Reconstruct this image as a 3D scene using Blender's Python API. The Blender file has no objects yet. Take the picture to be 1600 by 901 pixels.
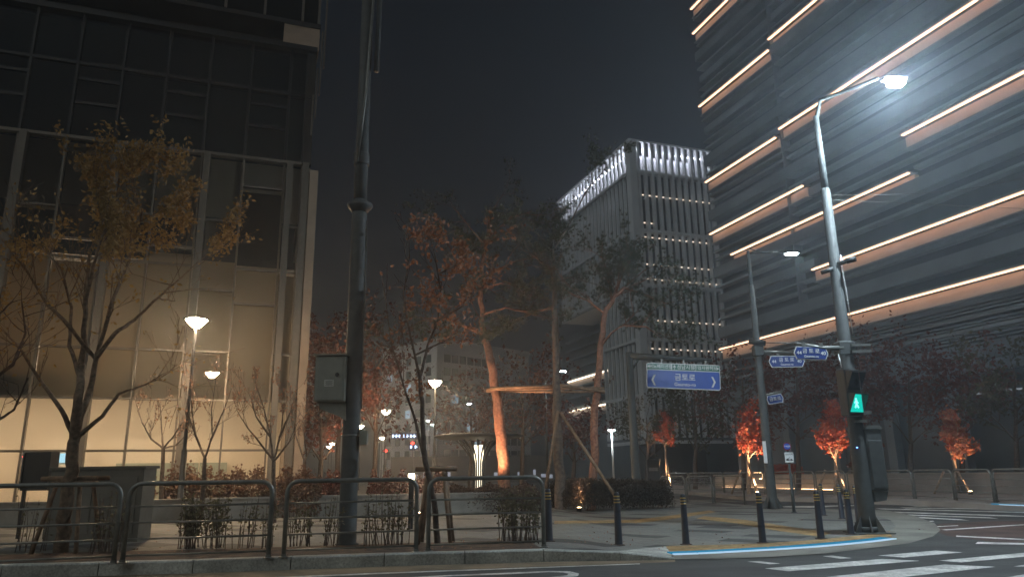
import bpy, math, random
from mathutils import Vector, Matrix
R = math.radians
SC = bpy.context.scene
COL = SC.collection
# ------------------------------------------------------------------ camera
FPX = 1144.0; PITCH = math.atan(290 / 1144); ROLL = 0.0152; EYE = Vector((0, 0, 1.3))
_F = Vector((0, math.cos(PITCH), math.sin(PITCH)))
_U0 = Vector((0, -math.sin(PITCH), math.cos(PITCH))); _R0 = Vector((1, 0, 0))
_U = _U0 * math.cos(ROLL) + _R0 * math.sin(ROLL)
_R = _R0 * math.cos(ROLL) - _U0 * math.sin(ROLL)
cd = bpy.data.cameras.new('camera'); cam = bpy.data.objects.new('camera', cd); COL.objects.link(cam)
cd.sensor_width = 36; cd.lens = 36 * FPX / 1600; cd.clip_start = 0.1; cd.clip_end = 3000
m = Matrix((_R, _U, -_F)).transposed().to_4x4(); m.translation = EYE; cam.matrix_world = m
SC.camera = cam
# ------------------------------------------------------------------ night sky, exposure
W = bpy.data.worlds.new('World'); SC.world = W; W.use_nodes = True
nt = W.node_tree; nt.nodes.clear()
wo = nt.nodes.new('ShaderNodeOutputWorld'); bg = nt.nodes.new('ShaderNodeBackground')
tc = nt.nodes.new('ShaderNodeTexCoord'); sx = nt.nodes.new('ShaderNodeSeparateXYZ'); rp = nt.nodes.new('ShaderNodeValToRGB')
nt.links.new(tc.outputs['Generated'], sx.inputs[0]); nt.links.new(sx.outputs['Z'], rp.inputs[0])
nt.links.new(rp.outputs[0], bg.inputs[0]); nt.links.new(bg.outputs[0], wo.inputs[0])
rp.color_ramp.elements[0].position = 0.0; rp.color_ramp.elements[0].color = (0.0042, 0.0055, 0.0075, 1)
rp.color_ramp.elements[1].position = 0.75; rp.color_ramp.elements[1].color = (0.0014, 0.0025, 0.0055, 1)
bg.inputs[1].default_value = 1.0
sl = bpy.data.lights.new('city_glow', 'SUN'); sl.energy = 0.55; sl.angle = R(50); sl.color = (0.96, 1.0, 0.96)
so_ = bpy.data.objects.new('city_glow', sl); COL.objects.link(so_); so_.rotation_euler = Vector((0.45, 0.6, -0.55)).to_track_quat('-Z', 'Y').to_euler()
SC.view_settings.view_transform = 'Standard'; SC.view_settings.look = 'None'
SC.view_settings.exposure = 0.0; SC.view_settings.gamma = 1.0; SC.view_settings.use_curve_mapping = False
SC.render.engine = 'CYCLES'
cy = SC.cycles
cy.use_denoising = True
try: cy.denoiser = 'OPENIMAGEDENOISE'
except Exception: pass
cy.max_bounces = 5; cy.diffuse_bounces = 2; cy.glossy_bounces = 3; cy.transmission_bounces = 4
cy.transparent_max_bounces = 12; cy.volume_bounces = 0; cy.caustics_reflective = False; cy.caustics_refractive = False
cy.sample_clamp_indirect = 2.0; cy.sample_clamp_direct = 0; cy.use_light_tree = True
HAZE = 0.0027

# ------------------------------------------------------------------ measuring helpers (pixel of the survey photo -> place)
def ray(x, y): return _F * FPX + _R * (x - 800) - _U * (y - 450.5)
SW = 0.17
def gh(X):                                                          # height of the plaza paving: it ramps down to the flush crossing corner
    t = min(1, max(0, (X - 0.9) / 1.7)); t = t * t * (3 - 2 * t); return SW + (0.03 - SW) * t
def G(x, y, z=None):
    d = ray(x, y)
    if z is None:
        z = SW
        for _ in range(30): z = .5 * z + .5 * gh(EYE.x + d.x * (z - EYE.z) / d.z)
    t = (z - EYE.z) / d.z; p = EYE + d * t; p.z = z; return p
def D(x, y, Y):
    d = ray(x, y); return EYE + d * (Y / d.y)
def PL(x, y, P, n):
    d = ray(x, y); return EYE + d * ((P - EYE).dot(n) / d.dot(n))
HA = R(-19.7)
DA = Vector((math.sin(HA), math.cos(HA), 0)); DB = Vector((math.cos(HA), -math.sin(HA), 0))   # the two street directions
ZV = Vector((0, 0, 1))
# ------------------------------------------------------------------ materials
MATS = {}
def mat(name, col, rough=0.6, metal=0.0, var=0.12, scale=6.0, bump=0.0, spec=0.5, emis=None, estr=0.0, col2=None, subsurf=0.0, trans=0.0):
    if name in MATS: return MATS[name]
    M = bpy.data.materials.new(name); M.use_nodes = True; t = M.node_tree; b = t.nodes['Principled BSDF']
    b.inputs['Roughness'].default_value = rough; b.inputs['Metallic'].default_value = metal
    b.inputs['Specular IOR Level'].default_value = spec
    tcn = t.nodes.new('ShaderNodeTexCoord'); nz = t.nodes.new('ShaderNodeTexNoise'); nz.inputs['Scale'].default_value = scale
    nz.inputs['Detail'].default_value = 6
    t.links.new(tcn.outputs['Object'], nz.inputs['Vector'])
    cr = t.nodes.new('ShaderNodeValToRGB')
    c2 = col2 or tuple(min(1, c * (1 + var)) for c in col); c1 = tuple(c * (1 - var) for c in col) if not col2 else col
    cr.color_ramp.elements[0].position = 0.35; cr.color_ramp.elements[1].position = 0.65
    cr.color_ramp.elements[0].color = (*c1, 1); cr.color_ramp.elements[1].color = (*c2, 1)
    t.links.new(nz.outputs['Fac'], cr.inputs[0]); t.links.new(cr.outputs[0], b.inputs['Base Color'])
    if bump:
        bp = t.nodes.new('ShaderNodeBump'); bp.inputs['Strength'].default_value = bump; bp.inputs['Distance'].default_value = 0.02
        n2 = t.nodes.new('ShaderNodeTexNoise'); n2.inputs['Scale'].default_value = scale * 5; n2.inputs['Detail'].default_value = 4
        t.links.new(tcn.outputs['Object'], n2.inputs['Vector'])
        t.links.new(n2.outputs['Fac'], bp.inputs['Height']); t.links.new(bp.outputs[0], b.inputs['Normal'])
    if emis:
        b.inputs['Emission Color'].default_value = (*emis, 1); b.inputs['Emission Strength'].default_value = estr
    if trans:
        tr = t.nodes.new('ShaderNodeBsdfTranslucent'); mx = t.nodes.new('ShaderNodeMixShader'); mx.inputs[0].default_value = trans
        t.links.new(cr.outputs[0], tr.inputs[0]); t.links.new(b.outputs[0], mx.inputs[1]); t.links.new(tr.outputs[0], mx.inputs[2])
        t.links.new(mx.outputs[0], t.nodes['Material Output'].inputs[0])
    MATS[name] = M; return M
def glow(name, col, s):
    if name in MATS: return MATS[name]
    M = bpy.data.materials.new(name); M.use_nodes = True; t = M.node_tree; t.nodes.clear()
    e = t.nodes.new('ShaderNodeEmission'); o = t.nodes.new('ShaderNodeOutputMaterial')
    e.inputs[0].default_value = (*col, 1); e.inputs[1].default_value = s; t.links.new(e.outputs[0], o.inputs[0])
    M['_'] = 0; del M['_']; MATS[name] = M; return M
def glassmat(name, tint=(0.85, 0.87, 0.86), refl=0.12, rough=0.02):
    if name in MATS: return MATS[name]
    M = bpy.data.materials.new(name); M.use_nodes = True; t = M.node_tree; t.nodes.clear()
    o = t.nodes.new('ShaderNodeOutputMaterial'); tr = t.nodes.new('ShaderNodeBsdfTransparent'); gl = t.nodes.new('ShaderNodeBsdfGlossy')
    lw = t.nodes.new('ShaderNodeFresnel'); lw.inputs[0].default_value = 1.45
    ad = t.nodes.new('ShaderNodeMath'); ad.operation = 'ADD'; ad.inputs[1].default_value = refl; ad.use_clamp = True
    mx = t.nodes.new('ShaderNodeMixShader')
    tr.inputs[0].default_value = (*tint, 1); gl.inputs['Roughness'].default_value = rough; gl.inputs[0].default_value = (0.9, 0.93, 0.95, 1)
    t.links.new(lw.outputs[0], ad.inputs[0]); t.links.new(ad.outputs[0], mx.inputs[0])
    t.links.new(tr.outputs[0], mx.inputs[1]); t.links.new(gl.outputs[0], mx.inputs[2]); t.links.new(mx.outputs[0], o.inputs[0])
    MATS[name] = M; return M
def leafmat(name, c1, c2, trans=0.35):
    if name in MATS: return MATS[name]
    M = bpy.data.materials.new(name); M.use_nodes = True; t = M.node_tree; b = t.nodes['Principled BSDF']
    g = t.nodes.new('ShaderNodeNewGeometry'); cr = t.nodes.new('ShaderNodeValToRGB')
    t.links.new(g.outputs['Random Per Island'], cr.inputs[0])
    cr.color_ramp.elements[0].color = (*c1, 1); cr.color_ramp.elements[1].color = (*c2, 1)
    t.links.new(cr.outputs[0], b.inputs['Base Color']); b.inputs['Roughness'].default_value = 0.6
    tr = t.nodes.new('ShaderNodeBsdfTranslucent'); mx = t.nodes.new('ShaderNodeMixShader'); mx.inputs[0].default_value = trans
    t.links.new(cr.outputs[0], tr.inputs[0]); t.links.new(b.outputs[0], mx.inputs[1]); t.links.new(tr.outputs[0], mx.inputs[2])
    t.links.new(mx.outputs[0], t.nodes['Material Output'].inputs[0]); MATS[name] = M; return M

# ------------------------------------------------------------------ mesh building
ORG = {}
class MB:
    def __init__(s): s.v = []; s.f = []
    def quad(s, a, b, c, d):
        n = len(s.v); s.v += [Vector(a), Vector(b), Vector(c), Vector(d)]; s.f.append((n, n + 1, n + 2, n + 3)); return s
    def poly(s, pts):
        n = len(s.v); s.v += [Vector(p) for p in pts]; s.f.append(tuple(range(n, n + len(pts)))); return s
    def obox(s, o, ax, ay, az):                                   # corner + three edge vectors
        n = len(s.v)
        for k in range(8): s.v.append(o + (ax if k & 1 else ax * 0) + (ay if k & 2 else ay * 0) + (az if k & 4 else az * 0))
        fl = [(0, 2, 3, 1), (4, 5, 7, 6), (0, 1, 5, 4), (2, 6, 7, 3), (0, 4, 6, 2), (1, 3, 7, 5)]
        if ax.cross(ay).dot(az) < 0: fl = [tuple(reversed(q)) for q in fl]
        s.f += [tuple(n + i for i in q) for q in fl]; return s
    def box(s, c, sx_, sy_, sz_, rz=0.0, tilt=None):
        ax = Vector((math.cos(rz), math.sin(rz), 0)) * sx_; ay = Vector((-math.sin(rz), math.cos(rz), 0)) * sy_; az = ZV * sz_
        if tilt:
            ax = tilt @ ax; ay = tilt @ ay; az = tilt @ az
        return s.obox(Vector(c) - ax / 2 - ay / 2 - az / 2, ax, ay, az)
    def bevbox(s, c, sx_, sy_, sz_, rz=0.0, b=0.01):
        x, y = sx_ / 2, sy_ / 2; ca, sa = math.cos(rz), math.sin(rz); rings = []
        for dz, i in ((-sz_ / 2, b), (-sz_ / 2 + b, 0), (sz_ / 2 - b, 0), (sz_ / 2, b)):
            pts = [(x - i, y - b - i), (x - b - i, y - i), (-x + b + i, y - i), (-x + i, y - b - i), (-x + i, -y + b + i), (-x + b + i, -y + i), (x - b - i, -y + i), (x - i, -y + b + i)]
            rings.append([Vector((c[0] + p * ca - q * sa, c[1] + p * sa + q * ca, c[2] + dz)) for p, q in pts])
        n = len(s.v)
        for r_ in rings: s.v += r_
        for k in range(3):
            for i in range(8): j = (i + 1) % 8; s.f.append((n + k * 8 + i, n + k * 8 + j, n + k * 8 + 8 + j, n + k * 8 + 8 + i))
        s.f.append(tuple(n + i for i in reversed(range(8)))); s.f.append(tuple(n + 24 + i for i in range(8))); return s
    def tube(s, pts, rad, n=8, cap=True):
        pts = [Vector(p) for p in pts]
        if len(pts) < 2: return s
        if not hasattr(rad, '__len__'): rad = [rad] * len(pts)
        base = len(s.v); up = None
        for i, p in enumerate(pts):
            t = (pts[min(i + 1, len(pts) - 1)] - pts[max(i - 1, 0)])
            if t.length < 1e-9: t = ZV.copy()
            t.normalize()
            if up is None:
                up = Vector((1, 0, 0)) if abs(t.x) < 0.9 else Vector((0, 1, 0))
            a = (up - t * up.dot(t))
            if a.length < 1e-4: a = t.orthogonal()
            a.normalize(); up = a; b = t.cross(a)
            for k in range(n):
                w = 2 * math.pi * k / n; s.v.append(p + (a * math.cos(w) + b * math.sin(w)) * rad[i])
        for i in range(len(pts) - 1):
            for k in range(n):
                q = (k + 1) % n; s.f.append((base + i * n + k, base + i * n + q, base + (i + 1) * n + q, base + (i + 1) * n + k))
        if cap:
            s.f.append(tuple(base + k for k in reversed(range(n)))); s.f.append(tuple(base + (len(pts) - 1) * n + k for k in range(n)))
        return s
    def lathe(s, c, prof, n=20):
        c = Vector(c); return s.tube([c + ZV * z for r_, z in prof], [max(r_, 1e-4) for r_, z in prof], n)
    def prism(s, poly, d):                                          # polygon extruded by vector d
        n = len(s.v); k = len(poly); poly = [Vector(p) for p in poly]
        s.v += poly + [p + d for p in poly]
        s.f.append(tuple(n + i for i in reversed(range(k)))); s.f.append(tuple(n + k + i for i in range(k)))
        for i in range(k): j = (i + 1) % k; s.f.append((n + i, n + j, n + k + j, n + k + i))
        return s
    def build(s, name, material, parent=None, smooth=False, label=None):
        o0 = ORG.get(parent.name, Vector()) if parent else Vector()
        me = bpy.data.meshes.new(name); me.from_pydata([tuple(p - o0) for p in s.v], [], s.f); me.update()
        if smooth: me.polygons.foreach_set('use_smooth', [True] * len(me.polygons)); me.update()
        if material: me.materials.append(material)
        o = bpy.data.objects.new(name, me); COL.objects.link(o)
        if parent: o.parent = parent
        ORG[o.name] = o0
        if label: o['label'] = label
        return o
def T(name, label, cat, loc, group=None):
    o = bpy.data.objects.new(name, None); COL.objects.link(o); o.location = loc; o.empty_display_size = 0.2
    o['label'] = label; o['category'] = cat
    if group: o['group'] = group
    ORG[o.name] = Vector(loc); return o
def tag(o, label, cat, group=None):
    o['label'] = label; o['category'] = cat
    if group: o['group'] = group
    return o
def S(o, kind='structure'): o['kind'] = kind; return o
def copytree(o, loc, label=None, rz=None, parent=None):
    c = o.copy(); COL.objects.link(c)
    if parent: c.parent = parent
    else:
        c.location = loc
        if rz is not None: c.rotation_euler = (0, 0, rz)
        if label: c['label'] = label
        ORG[c.name] = Vector(loc)
    for ch in list(o.children): copytree(ch, None, parent=c)
    return c
def lettering(txt, size, origin, ux, uz, material, parent, name='lettering', extr=0.004, align='CENTER'):
    cu = bpy.data.curves.new(name, 'FONT'); cu.body = txt; cu.size = size; cu.align_x = align; cu.align_y = 'CENTER'; cu.extrude = extr
    cu.offset = size * 0.016
    tmp = bpy.data.objects.new(name, cu); COL.objects.link(tmp)
    dg = bpy.context.evaluated_depsgraph_get(); dg.update()
    me = bpy.data.meshes.new_from_object(tmp.evaluated_get(dg)); bpy.data.objects.remove(tmp)
    n = ux.cross(uz); o0 = ORG.get(parent.name, Vector())
    for v in me.vertices:
        c = v.co.copy(); v.co = origin + ux * c.x + uz * c.y + n * c.z - o0
    me.materials.clear(); me.materials.append(material)
    o = bpy.data.objects.new(name, me); COL.objects.link(o); o.parent = parent; ORG[o.name] = o0; return o

# ------------------------------------------------------------------ common materials
def wear(M, lo=.6, hi=1.5, s1=.35, s2=38., stretch=(1, 1, 1), rot=0.0):     # large stains and fine aggregate over a material's own colour
    t = M.node_tree; b = t.nodes['Principled BSDF']; src = b.inputs['Base Color'].links[0].from_socket
    tcn = t.nodes.new('ShaderNodeTexCoord'); mp = t.nodes.new('ShaderNodeMapping'); mp.inputs['Scale'].default_value = stretch; mp.inputs['Rotation'].default_value = (0, 0, rot)
    t.links.new(tcn.outputs['Object'], mp.inputs[0])
    for sc_, a, c in ((s1, lo, hi), (s2, .65, 1.4)):
        n = t.nodes.new('ShaderNodeTexNoise'); n.inputs['Scale'].default_value = sc_; n.inputs['Detail'].default_value = 7; n.inputs['Roughness'].default_value = .65
        t.links.new((mp if sc_ == s1 else tcn).outputs[0 if sc_ == s1 else 'Object'], n.inputs['Vector'])
        mr = t.nodes.new('ShaderNodeMapRange'); mr.inputs[1].default_value = .3; mr.inputs[2].default_value = .7; mr.inputs[3].default_value = a; mr.inputs[4].default_value = c
        t.links.new(n.outputs['Fac'], mr.inputs[0]); v = t.nodes.new('ShaderNodeVectorMath'); v.operation = 'SCALE'
        t.links.new(src, v.inputs[0]); t.links.new(mr.outputs[0], v.inputs['Scale']); src = v.outputs[0]
    t.links.new(src, b.inputs['Base Color'])
asphalt = mat('asphalt', (0.045, 0.046, 0.045), 0.85, var=0.25, scale=0.8, bump=0.5); wear(asphalt, .6, 1.45, .6, 45, (.25, 1.6, 1), R(8))
redasphalt = mat('red_asphalt', (0.075, 0.045, 0.037), 0.85, var=0.25, scale=1.5, bump=0.3)
concrete = mat('kerb_concrete', (0.36, 0.37, 0.34), 0.8, var=0.2, scale=2.5, bump=0.25)
gutterm = mat('gutter', (0.19, 0.14, 0.085), 0.9, var=0.3, scale=2.0, bump=0.3)
whitepaint = mat('road_paint', (0.62, 0.62, 0.58), 0.6, var=0.25, scale=3.0)
yellowtile = mat('yellow_tile', (0.29, 0.185, 0.07), 0.75, var=0.25, scale=4.0, bump=0.4)
wear(concrete, .7, 1.25, 1.3, 30); wear(whitepaint, .55, 1.15, 2.2, 22); wear(yellowtile, .55, 1.3, 1.4, 16)
dirt = mat('soil', (0.075, 0.045, 0.03), 0.95, var=0.5, scale=5.0, bump=0.8)
steel = mat('galvanised_steel', (0.20, 0.205, 0.19), 0.45, metal=0.55, var=0.15, scale=9)
darksteel = mat('dark_painted_steel', (0.062, 0.068, 0.067), 0.68, metal=0.0, var=0.15, scale=6)
poleblack = mat('black_pole_paint', (0.022, 0.022, 0.022), 0.4, var=0.2, scale=6)
navy = mat('bollard_navy', (0.016, 0.02, 0.032), 0.55, var=0.2, scale=7)
yellowband = mat('reflective_band', (0.36, 0.25, 0.06), 0.35, var=0.1)
bark = mat('bark', (0.085, 0.06, 0.045), 0.9, var=0.4, scale=14, bump=0.8)
pinebark = mat('pine_bark', (0.16, 0.07, 0.045), 0.9, scale=11, bump=1.5, col2=(.40, .21, .14))
palebark = mat('pale_bark', (0.26, 0.2, 0.15), 0.85, var=0.35, scale=10, bump=0.5)
wood = mat('support_wood', (0.22, 0.145, 0.09), 0.8, var=0.3, scale=8, bump=0.3)
signwhite = mat('sign_white', (0.8, 0.82, 0.82), 0.4, var=0.03)
signblue = mat('sign_blue', (0.03, 0.10, 0.48), 0.35, var=0.04)
signgreen = mat('sign_green', (0.015, 0.16, 0.11), 0.35, var=0.04)
signnavy = mat('sign_navy', (0.03, 0.06, 0.24), 0.35, var=0.04)
stone = mat('beige_stone', (0.33, 0.25, 0.18), 0.75, var=0.12, scale=1.5, bump=0.1)
warmglow = glow('warm_lamp_glass', (1.0, 0.70, 0.42), 800)
warmglow2 = glow('far_warm_lamp_glass', (1.0, 0.66, 0.38), 330)
coolglow = glow('led_cool', (0.72, 0.88, 1.0), 5200)
coolglow2 = glow('led_cool_small', (0.85, 0.94, 1.0), 500)

# ------------------------------------------------------------------ paving material
def paving():
    M = bpy.data.materials.new('grey_paving'); M.use_nodes = True; t = M.node_tree; b = t.nodes['Principled BSDF']
    b.inputs['Roughness'].default_value = 0.8
    g = t.nodes.new('ShaderNodeTexCoord'); mp = t.nodes.new('ShaderNodeMapping'); mp.inputs['Rotation'].default_value = (0, 0, R(38))
    t.links.new(g.outputs['Object'], mp.inputs[0])
    def brick(w, h, c1, c2, mo, ms, freq=2):
        k = t.nodes.new('ShaderNodeTexBrick'); k.inputs['Scale'].default_value = 1; k.inputs['Brick Width'].default_value = w; k.inputs['Row Height'].default_value = h
        k.inputs['Color1'].default_value = c1; k.inputs['Color2'].default_value = c2; k.inputs['Mortar'].default_value = mo; k.inputs['Mortar Size'].default_value = ms
        t.links.new(mp.outputs[0], k.inputs['Vector']); return k
    k1 = brick(0.30, 0.15, (0.18, 0.182, 0.168, 1), (0.14, 0.143, 0.13, 1), (0.08, 0.08, 0.075, 1), 0.006)
    k2 = brick(1.2, 0.6, (0, 0, 0, 1), (1, 1, 1, 1), (0, 0, 0, 1), 0.0)
    th = t.nodes.new('ShaderNodeMath'); th.operation = 'GREATER_THAN'; th.inputs[1].default_value = 0.8
    t.links.new(k2.outputs['Color'], th.inputs[0])
    mu = t.nodes.new('ShaderNodeMix'); mu.data_type = 'RGBA'; mu.inputs['B'].default_value = (0.045, 0.045, 0.043, 1)
    t.links.new(th.outputs[0], mu.inputs['Factor']); t.links.new(k1.outputs['Color'], mu.inputs['A'])
    nz = t.nodes.new('ShaderNodeTexNoise'); nz.inputs['Scale'].default_value = 0.9; nz.inputs['Detail'].default_value = 8
    t.links.new(g.outputs['Object'], nz.inputs['Vector'])
    mr = t.nodes.new('ShaderNodeMapRange'); mr.inputs[3].default_value = 0.6; mr.inputs[4].default_value = 1.35
    t.links.new(nz.outputs['Fac'], mr.inputs[0])
    m2 = t.nodes.new('ShaderNodeVectorMath'); m2.operation = 'SCALE'
    t.links.new(mu.outputs['Result'], m2.inputs[0]); t.links.new(mr.outputs[0], m2.inputs['Scale'])
    t.links.new(m2.outputs[0], b.inputs['Base Color'])
    bp = t.nodes.new('ShaderNodeBump'); bp.inputs['Strength'].default_value = 0.3; bp.inputs['Distance'].default_value = 0.01
    t.links.new(k1.outputs['Fac'], bp.inputs['Height']); bp.invert = True; t.links.new(bp.outputs[0], b.inputs['Normal']); return M
pavem = paving()

# ------------------------------------------------------------------ GROUND
S(MB().quad((-900, -300, -0.03), (900, -300, -0.03), (900, 1500, -0.03), (-900, 1500, -0.03)).build('ground', mat('ground', (0.05, 0.05, 0.045), 0.95, var=0.3, scale=0.2)))
S(MB().quad((-400, -60, 0), (400, -60, 0), (400, 400, 0), (-400, 400, 0)).build('road', asphalt))
# corner plaza
front = [G(-900, 940, 0), G(0, 903, 0), G(300, 895, 0), G(600, 884, 0), G(850, 877, 0), G(970, 875, 0)]
flush = [G(1055, 874, 0), G(1130, 873, 0), G(1210, 870, 0), G(1290, 865, 0), G(1360, 858, 0), G(1420, 849, 0), G(1458, 838, 0), G(1470, 828, 0), G(1460, 817, 0), G(1430, 806, 0)]
back = [G(1385, 797, 0), G(1300, 795, 0), G(1225, 794.5, 0), G(1165, 788.5, 0), G(1045, 778, 0), G(960, 770, 0)]
led = [G(1050, 866, 0.02), G(1090, 864.6, 0.02), G(1130, 862.6, 0.02), G(1170, 860.4, 0.02), G(1210, 858.2, 0.02), G(1250, 855.6, 0.02), G(1290, 852.6, 0.02), G(1330, 849, 0.02), G(1365, 845.4, 0.02), G(1395, 841.5, 0.02)]
def up(p, z): return Vector((p.x, p.y, z))
kw = (front[4] - front[1]); kn = Vector((-kw.y, kw.x, 0)).normalized()       # pointing away from the road
# plaza surface = inner polygon at SW, apron sloping to the LED line
inner = [p + kn * 0.18 for p in front[:5]] + [front[5] + kn * 0.20]
aprin = [G(1040, 852.5), G(1130, 850.5), G(1200, 848), G(1280, 842.5), G(1345, 836), G(1390, 829)]
cornin = [G(1400, 822), G(1392, 812), G(1365, 803.5)]
backin = [G(1300, 799), G(1225, 796.5), G(1165, 789), G(1045, 779), G(960, 771)]
far = [Vector((-14, 48, 0)), Vector((-60, 40, 0))]
poly = [up(p, 0) for p in inner + aprin + cornin + backin + far]
import bmesh
pz_me = bpy.data.meshes.new('plaza_pavement'); bm = bmesh.new(); bm.faces.new([bm.verts.new(p) for p in poly]); bmesh.ops.triangulate(bm, faces=bm.faces[:])
for k in range(13): bmesh.ops.bisect_plane(bm, geom=bm.verts[:] + bm.edges[:] + bm.faces[:], plane_co=(0.9 + 1.7 * k / 12, 0, 0), plane_no=(1, 0, 0))
for v in bm.verts: v.co.z = gh(v.co.x)
bmesh.ops.recalc_face_normals(bm, faces=bm.faces[:])
if sum(f.normal.z for f in bm.faces) < 0: bmesh.ops.reverse_faces(bm, faces=bm.faces[:])
bm.to_mesh(pz_me); bm.free(); pz_me.materials.append(pavem); pzo = bpy.data.objects.new('plaza_pavement', pz_me); COL.objects.link(pzo); S(pzo)
ap2 = MB()
hiA = [up(p, gh(p.x) + .004) for p in aprin]
loA = [up(p, 0.024) for p in (led[0], led[2], led[4], led[6], led[8], led[9])]
for i in range(len(loA) - 1): ap2.quad(loA[i], loA[i + 1], hiA[i + 1], hiA[i])
S(ap2.build('apron_tiles', yellowtile))
# corner concrete band: from LED line / plaza rim out to the road edge
rim_in = [up(led[0], 0.022), up(led[1], .022), up(led[2], 0.022), up(led[4], 0.022), up(led[6], 0.022), up(led[9], 0.022), *[up(p, gh(p.x)) for p in (aprin[-1], cornin[0], cornin[1], cornin[2])]]
rim_out = [up(flush[0], 0.012), up(flush[1], 0.012), up(flush[1], 0.012), up(flush[2], 0.012), up(flush[3], 0.012), up(flush[5], 0.012), up(flush[6], 0.012), up(flush[7], 0.012), up(flush[8], 0.012), up(flush[9], 0.012)]
rb = MB()
for i in range(len(rim_in) - 1): rb.quad(rim_out[i], rim_out[i + 1], rim_in[i + 1], rim_in[i])
rb.quad(rim_out[-1], up(back[0], 0.012), up(backin[0], gh(backin[0].x)), rim_in[-1])
for i in range(5): rb.quad(up(back[i], 0.012) if i else up(back[0], .012), up(back[i + 1], 0.012), up(backin[min(i, 4)], gh(backin[min(i, 4)].x)), up(backin[max(i - 1, 0)], gh(backin[max(i - 1, 0)].x)))
S(rb.build('corner_kerb', mat('corner_concrete', (0.19, 0.185, 0.16), 0.85, var=0.22, scale=1.2, bump=0.2)))
# raised kerb along the near road, stones with joints
kb = MB()
def kerbrun(a, b, z0a, z0b, step=1.0):
    L = (b - a).length; n = max(1, int(L / step)); d = (b - a) / n
    for i in range(n):
        p = a + d * (i + 0.006); q = a + d * (i + 0.994); za = z0a + (z0b - z0a) * i / n; zb = z0a + (z0b - z0a) * (i + 1) / n
        prof = lambda P, z: [P + ZV * -0.02, P + kn * 0.012 + ZV * (z - 0.02), P + kn * 0.035 + ZV * z, P + kn * 0.19 + ZV * z, P + kn * 0.19 + ZV * -0.02]
        A = prof(p, za); B = prof(q, zb); n0 = len(kb.v); kb.v += A + B
        for k in range(4): kb.f.append((n0 + k, n0 + 5 + k, n0 + 6 + k, n0 + 1 + k))
        kb.f.append((n0, n0 + 1, n0 + 2, n0 + 3, n0 + 4)); kb.f.append((n0 + 9, n0 + 8, n0 + 7, n0 + 6, n0 + 5))
for i in range(4): kerbrun(front[i], front[i + 1], SW + 0.006, SW + 0.006)
kerbrun(front[4], front[5], SW + 0.006, gh(front[5].x) + .006, 0.6); kerbrun(front[5], flush[0], gh(front[5].x) + .006, 0.035, 0.4)
S(kb.build('kerb', concrete))
# fill between kerb taper and plaza
S(MB().poly([up(front[5] + kn * .19, gh(front[5].x) - .002), up(flush[0] + kn * 0.19, 0.025), up(led[0], 0.024), up(aprin[0], gh(aprin[0].x)), up(front[5] + kn * .22, gh(front[5].x))]).build('kerb_ramp', concrete))
# gutter strip and edge line
gt = MB(); wl = MB()
gp = [(-900, 940), (0, 903), (300, 895), (600, 884), (850, 877), (1055, 874)]; g2 = [(-900, 958), (0, 915), (300, 905.5), (600, 893), (850, 884.5), (1055, 877)]
for i in range(5):
    gt.quad(G(*g2[i], 0.004), G(*g2[i + 1], 0.004), G(*gp[i + 1], 0.004), G(*gp[i], 0.004))
S(gt.build('gutter', gutterm))
g3 = [(-900, 962), (0, 918.5), (300, 908.5), (600, 895.5), (850, 886), (1000, 880.5)]
g2b = [(-900, 959), (0, 915.6), (300, 906), (600, 893.5), (850, 884.8), (1000, 879.3)]
for i in range(5): wl.quad(G(*g3[i], 0.008), G(*g3[i + 1], 0.008), G(*g2b[i + 1], 0.008), G(*g2b[i], 0.008))
# rounded outline marking
def ringmark(pts_out, pts_in):
    for i in range(len(pts_out) - 1): wl.quad(G(*pts_out[i], 0.008), G(*pts_out[i + 1], 0.008), G(*pts_in[i + 1], 0.008), G(*pts_in[i], 0.008))
ringmark([(560, 905), (700, 897.5), (800, 893.5), (860, 891), (890, 891.5), (905, 895), (903, 899), (880, 903), (840, 908)], [(560, 908.5), (700, 899.5), (800, 895.8), (858, 893), (880, 893.5), (889, 895.3), (886, 897.6), (862, 900.5), (825, 905)])
# zebra in front
for q in [[(1372, 867), (1412, 870), (1504, 862), (1462, 859.3)], [(1285, 868), (1314, 872), (1331, 871), (1300, 867)], [(1168, 876.5), (1203, 880.5), (1219, 879.5), (1186, 875.8)],
          [(1195, 887), (1232, 891.5), (1437, 875.2), (1378, 872.4)], [(1467, 874.8), (1502, 877.6), (1620, 867), (1620, 861)], [(1290, 900.5), (1388, 903), (1555, 884.6), (1476, 881)],
          [(1584, 884), (1640, 885), (1640, 880), (1600, 881.5)], [(1560, 903), (1660, 905), (1700, 893), (1640, 890)], [(1010, 902), (1080, 906), (1260, 893), (1180, 893)][:0] or [(1440, 915), (1500, 922), (1640, 905), (1580, 903)]]:
    wl.poly([G(*p, 0.008) for p in q])
# far zebra across the side road
for (x0, y0, x1, y1, t_) in [(1416, 793.2, 1660, 796.3, 1.3), (1378, 795, 1660, 802, 1.7), (1374, 799.6, 1660, 808.5, 2.0), (1392, 803.5, 1560, 809.5, 2.0), (1385, 806, 1515, 812.5, 2.2), (1430, 790.4, 1660, 790.8, 1.0)]:
    wl.quad(G(x0, y0, .008), G(x1, y1, .008), G(x1 - 14, y1 - t_, .008), G(x0 - 10, y0 - t_, .008))
wl.quad(G(1478, 827.6, .012), G(1640, 817, .012), G(1640, 815.6, .012), G(1470, 826.6, .012))
wl.quad(G(1440, 814.8, .012), G(1460, 813.8, .012), G(1458, 812.8, .012), G(1438, 813.8, .012))
wl.quad(G(1454, 822.8, .012), G(1498, 820.6, .012), G(1496, 819.8, .012), G(1452, 822, .012))
wl.quad(G(1494, 837.4, .012), G(1640, 845, .012), G(1640, 843, .012), G(1494, 835.8, .012))
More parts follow.
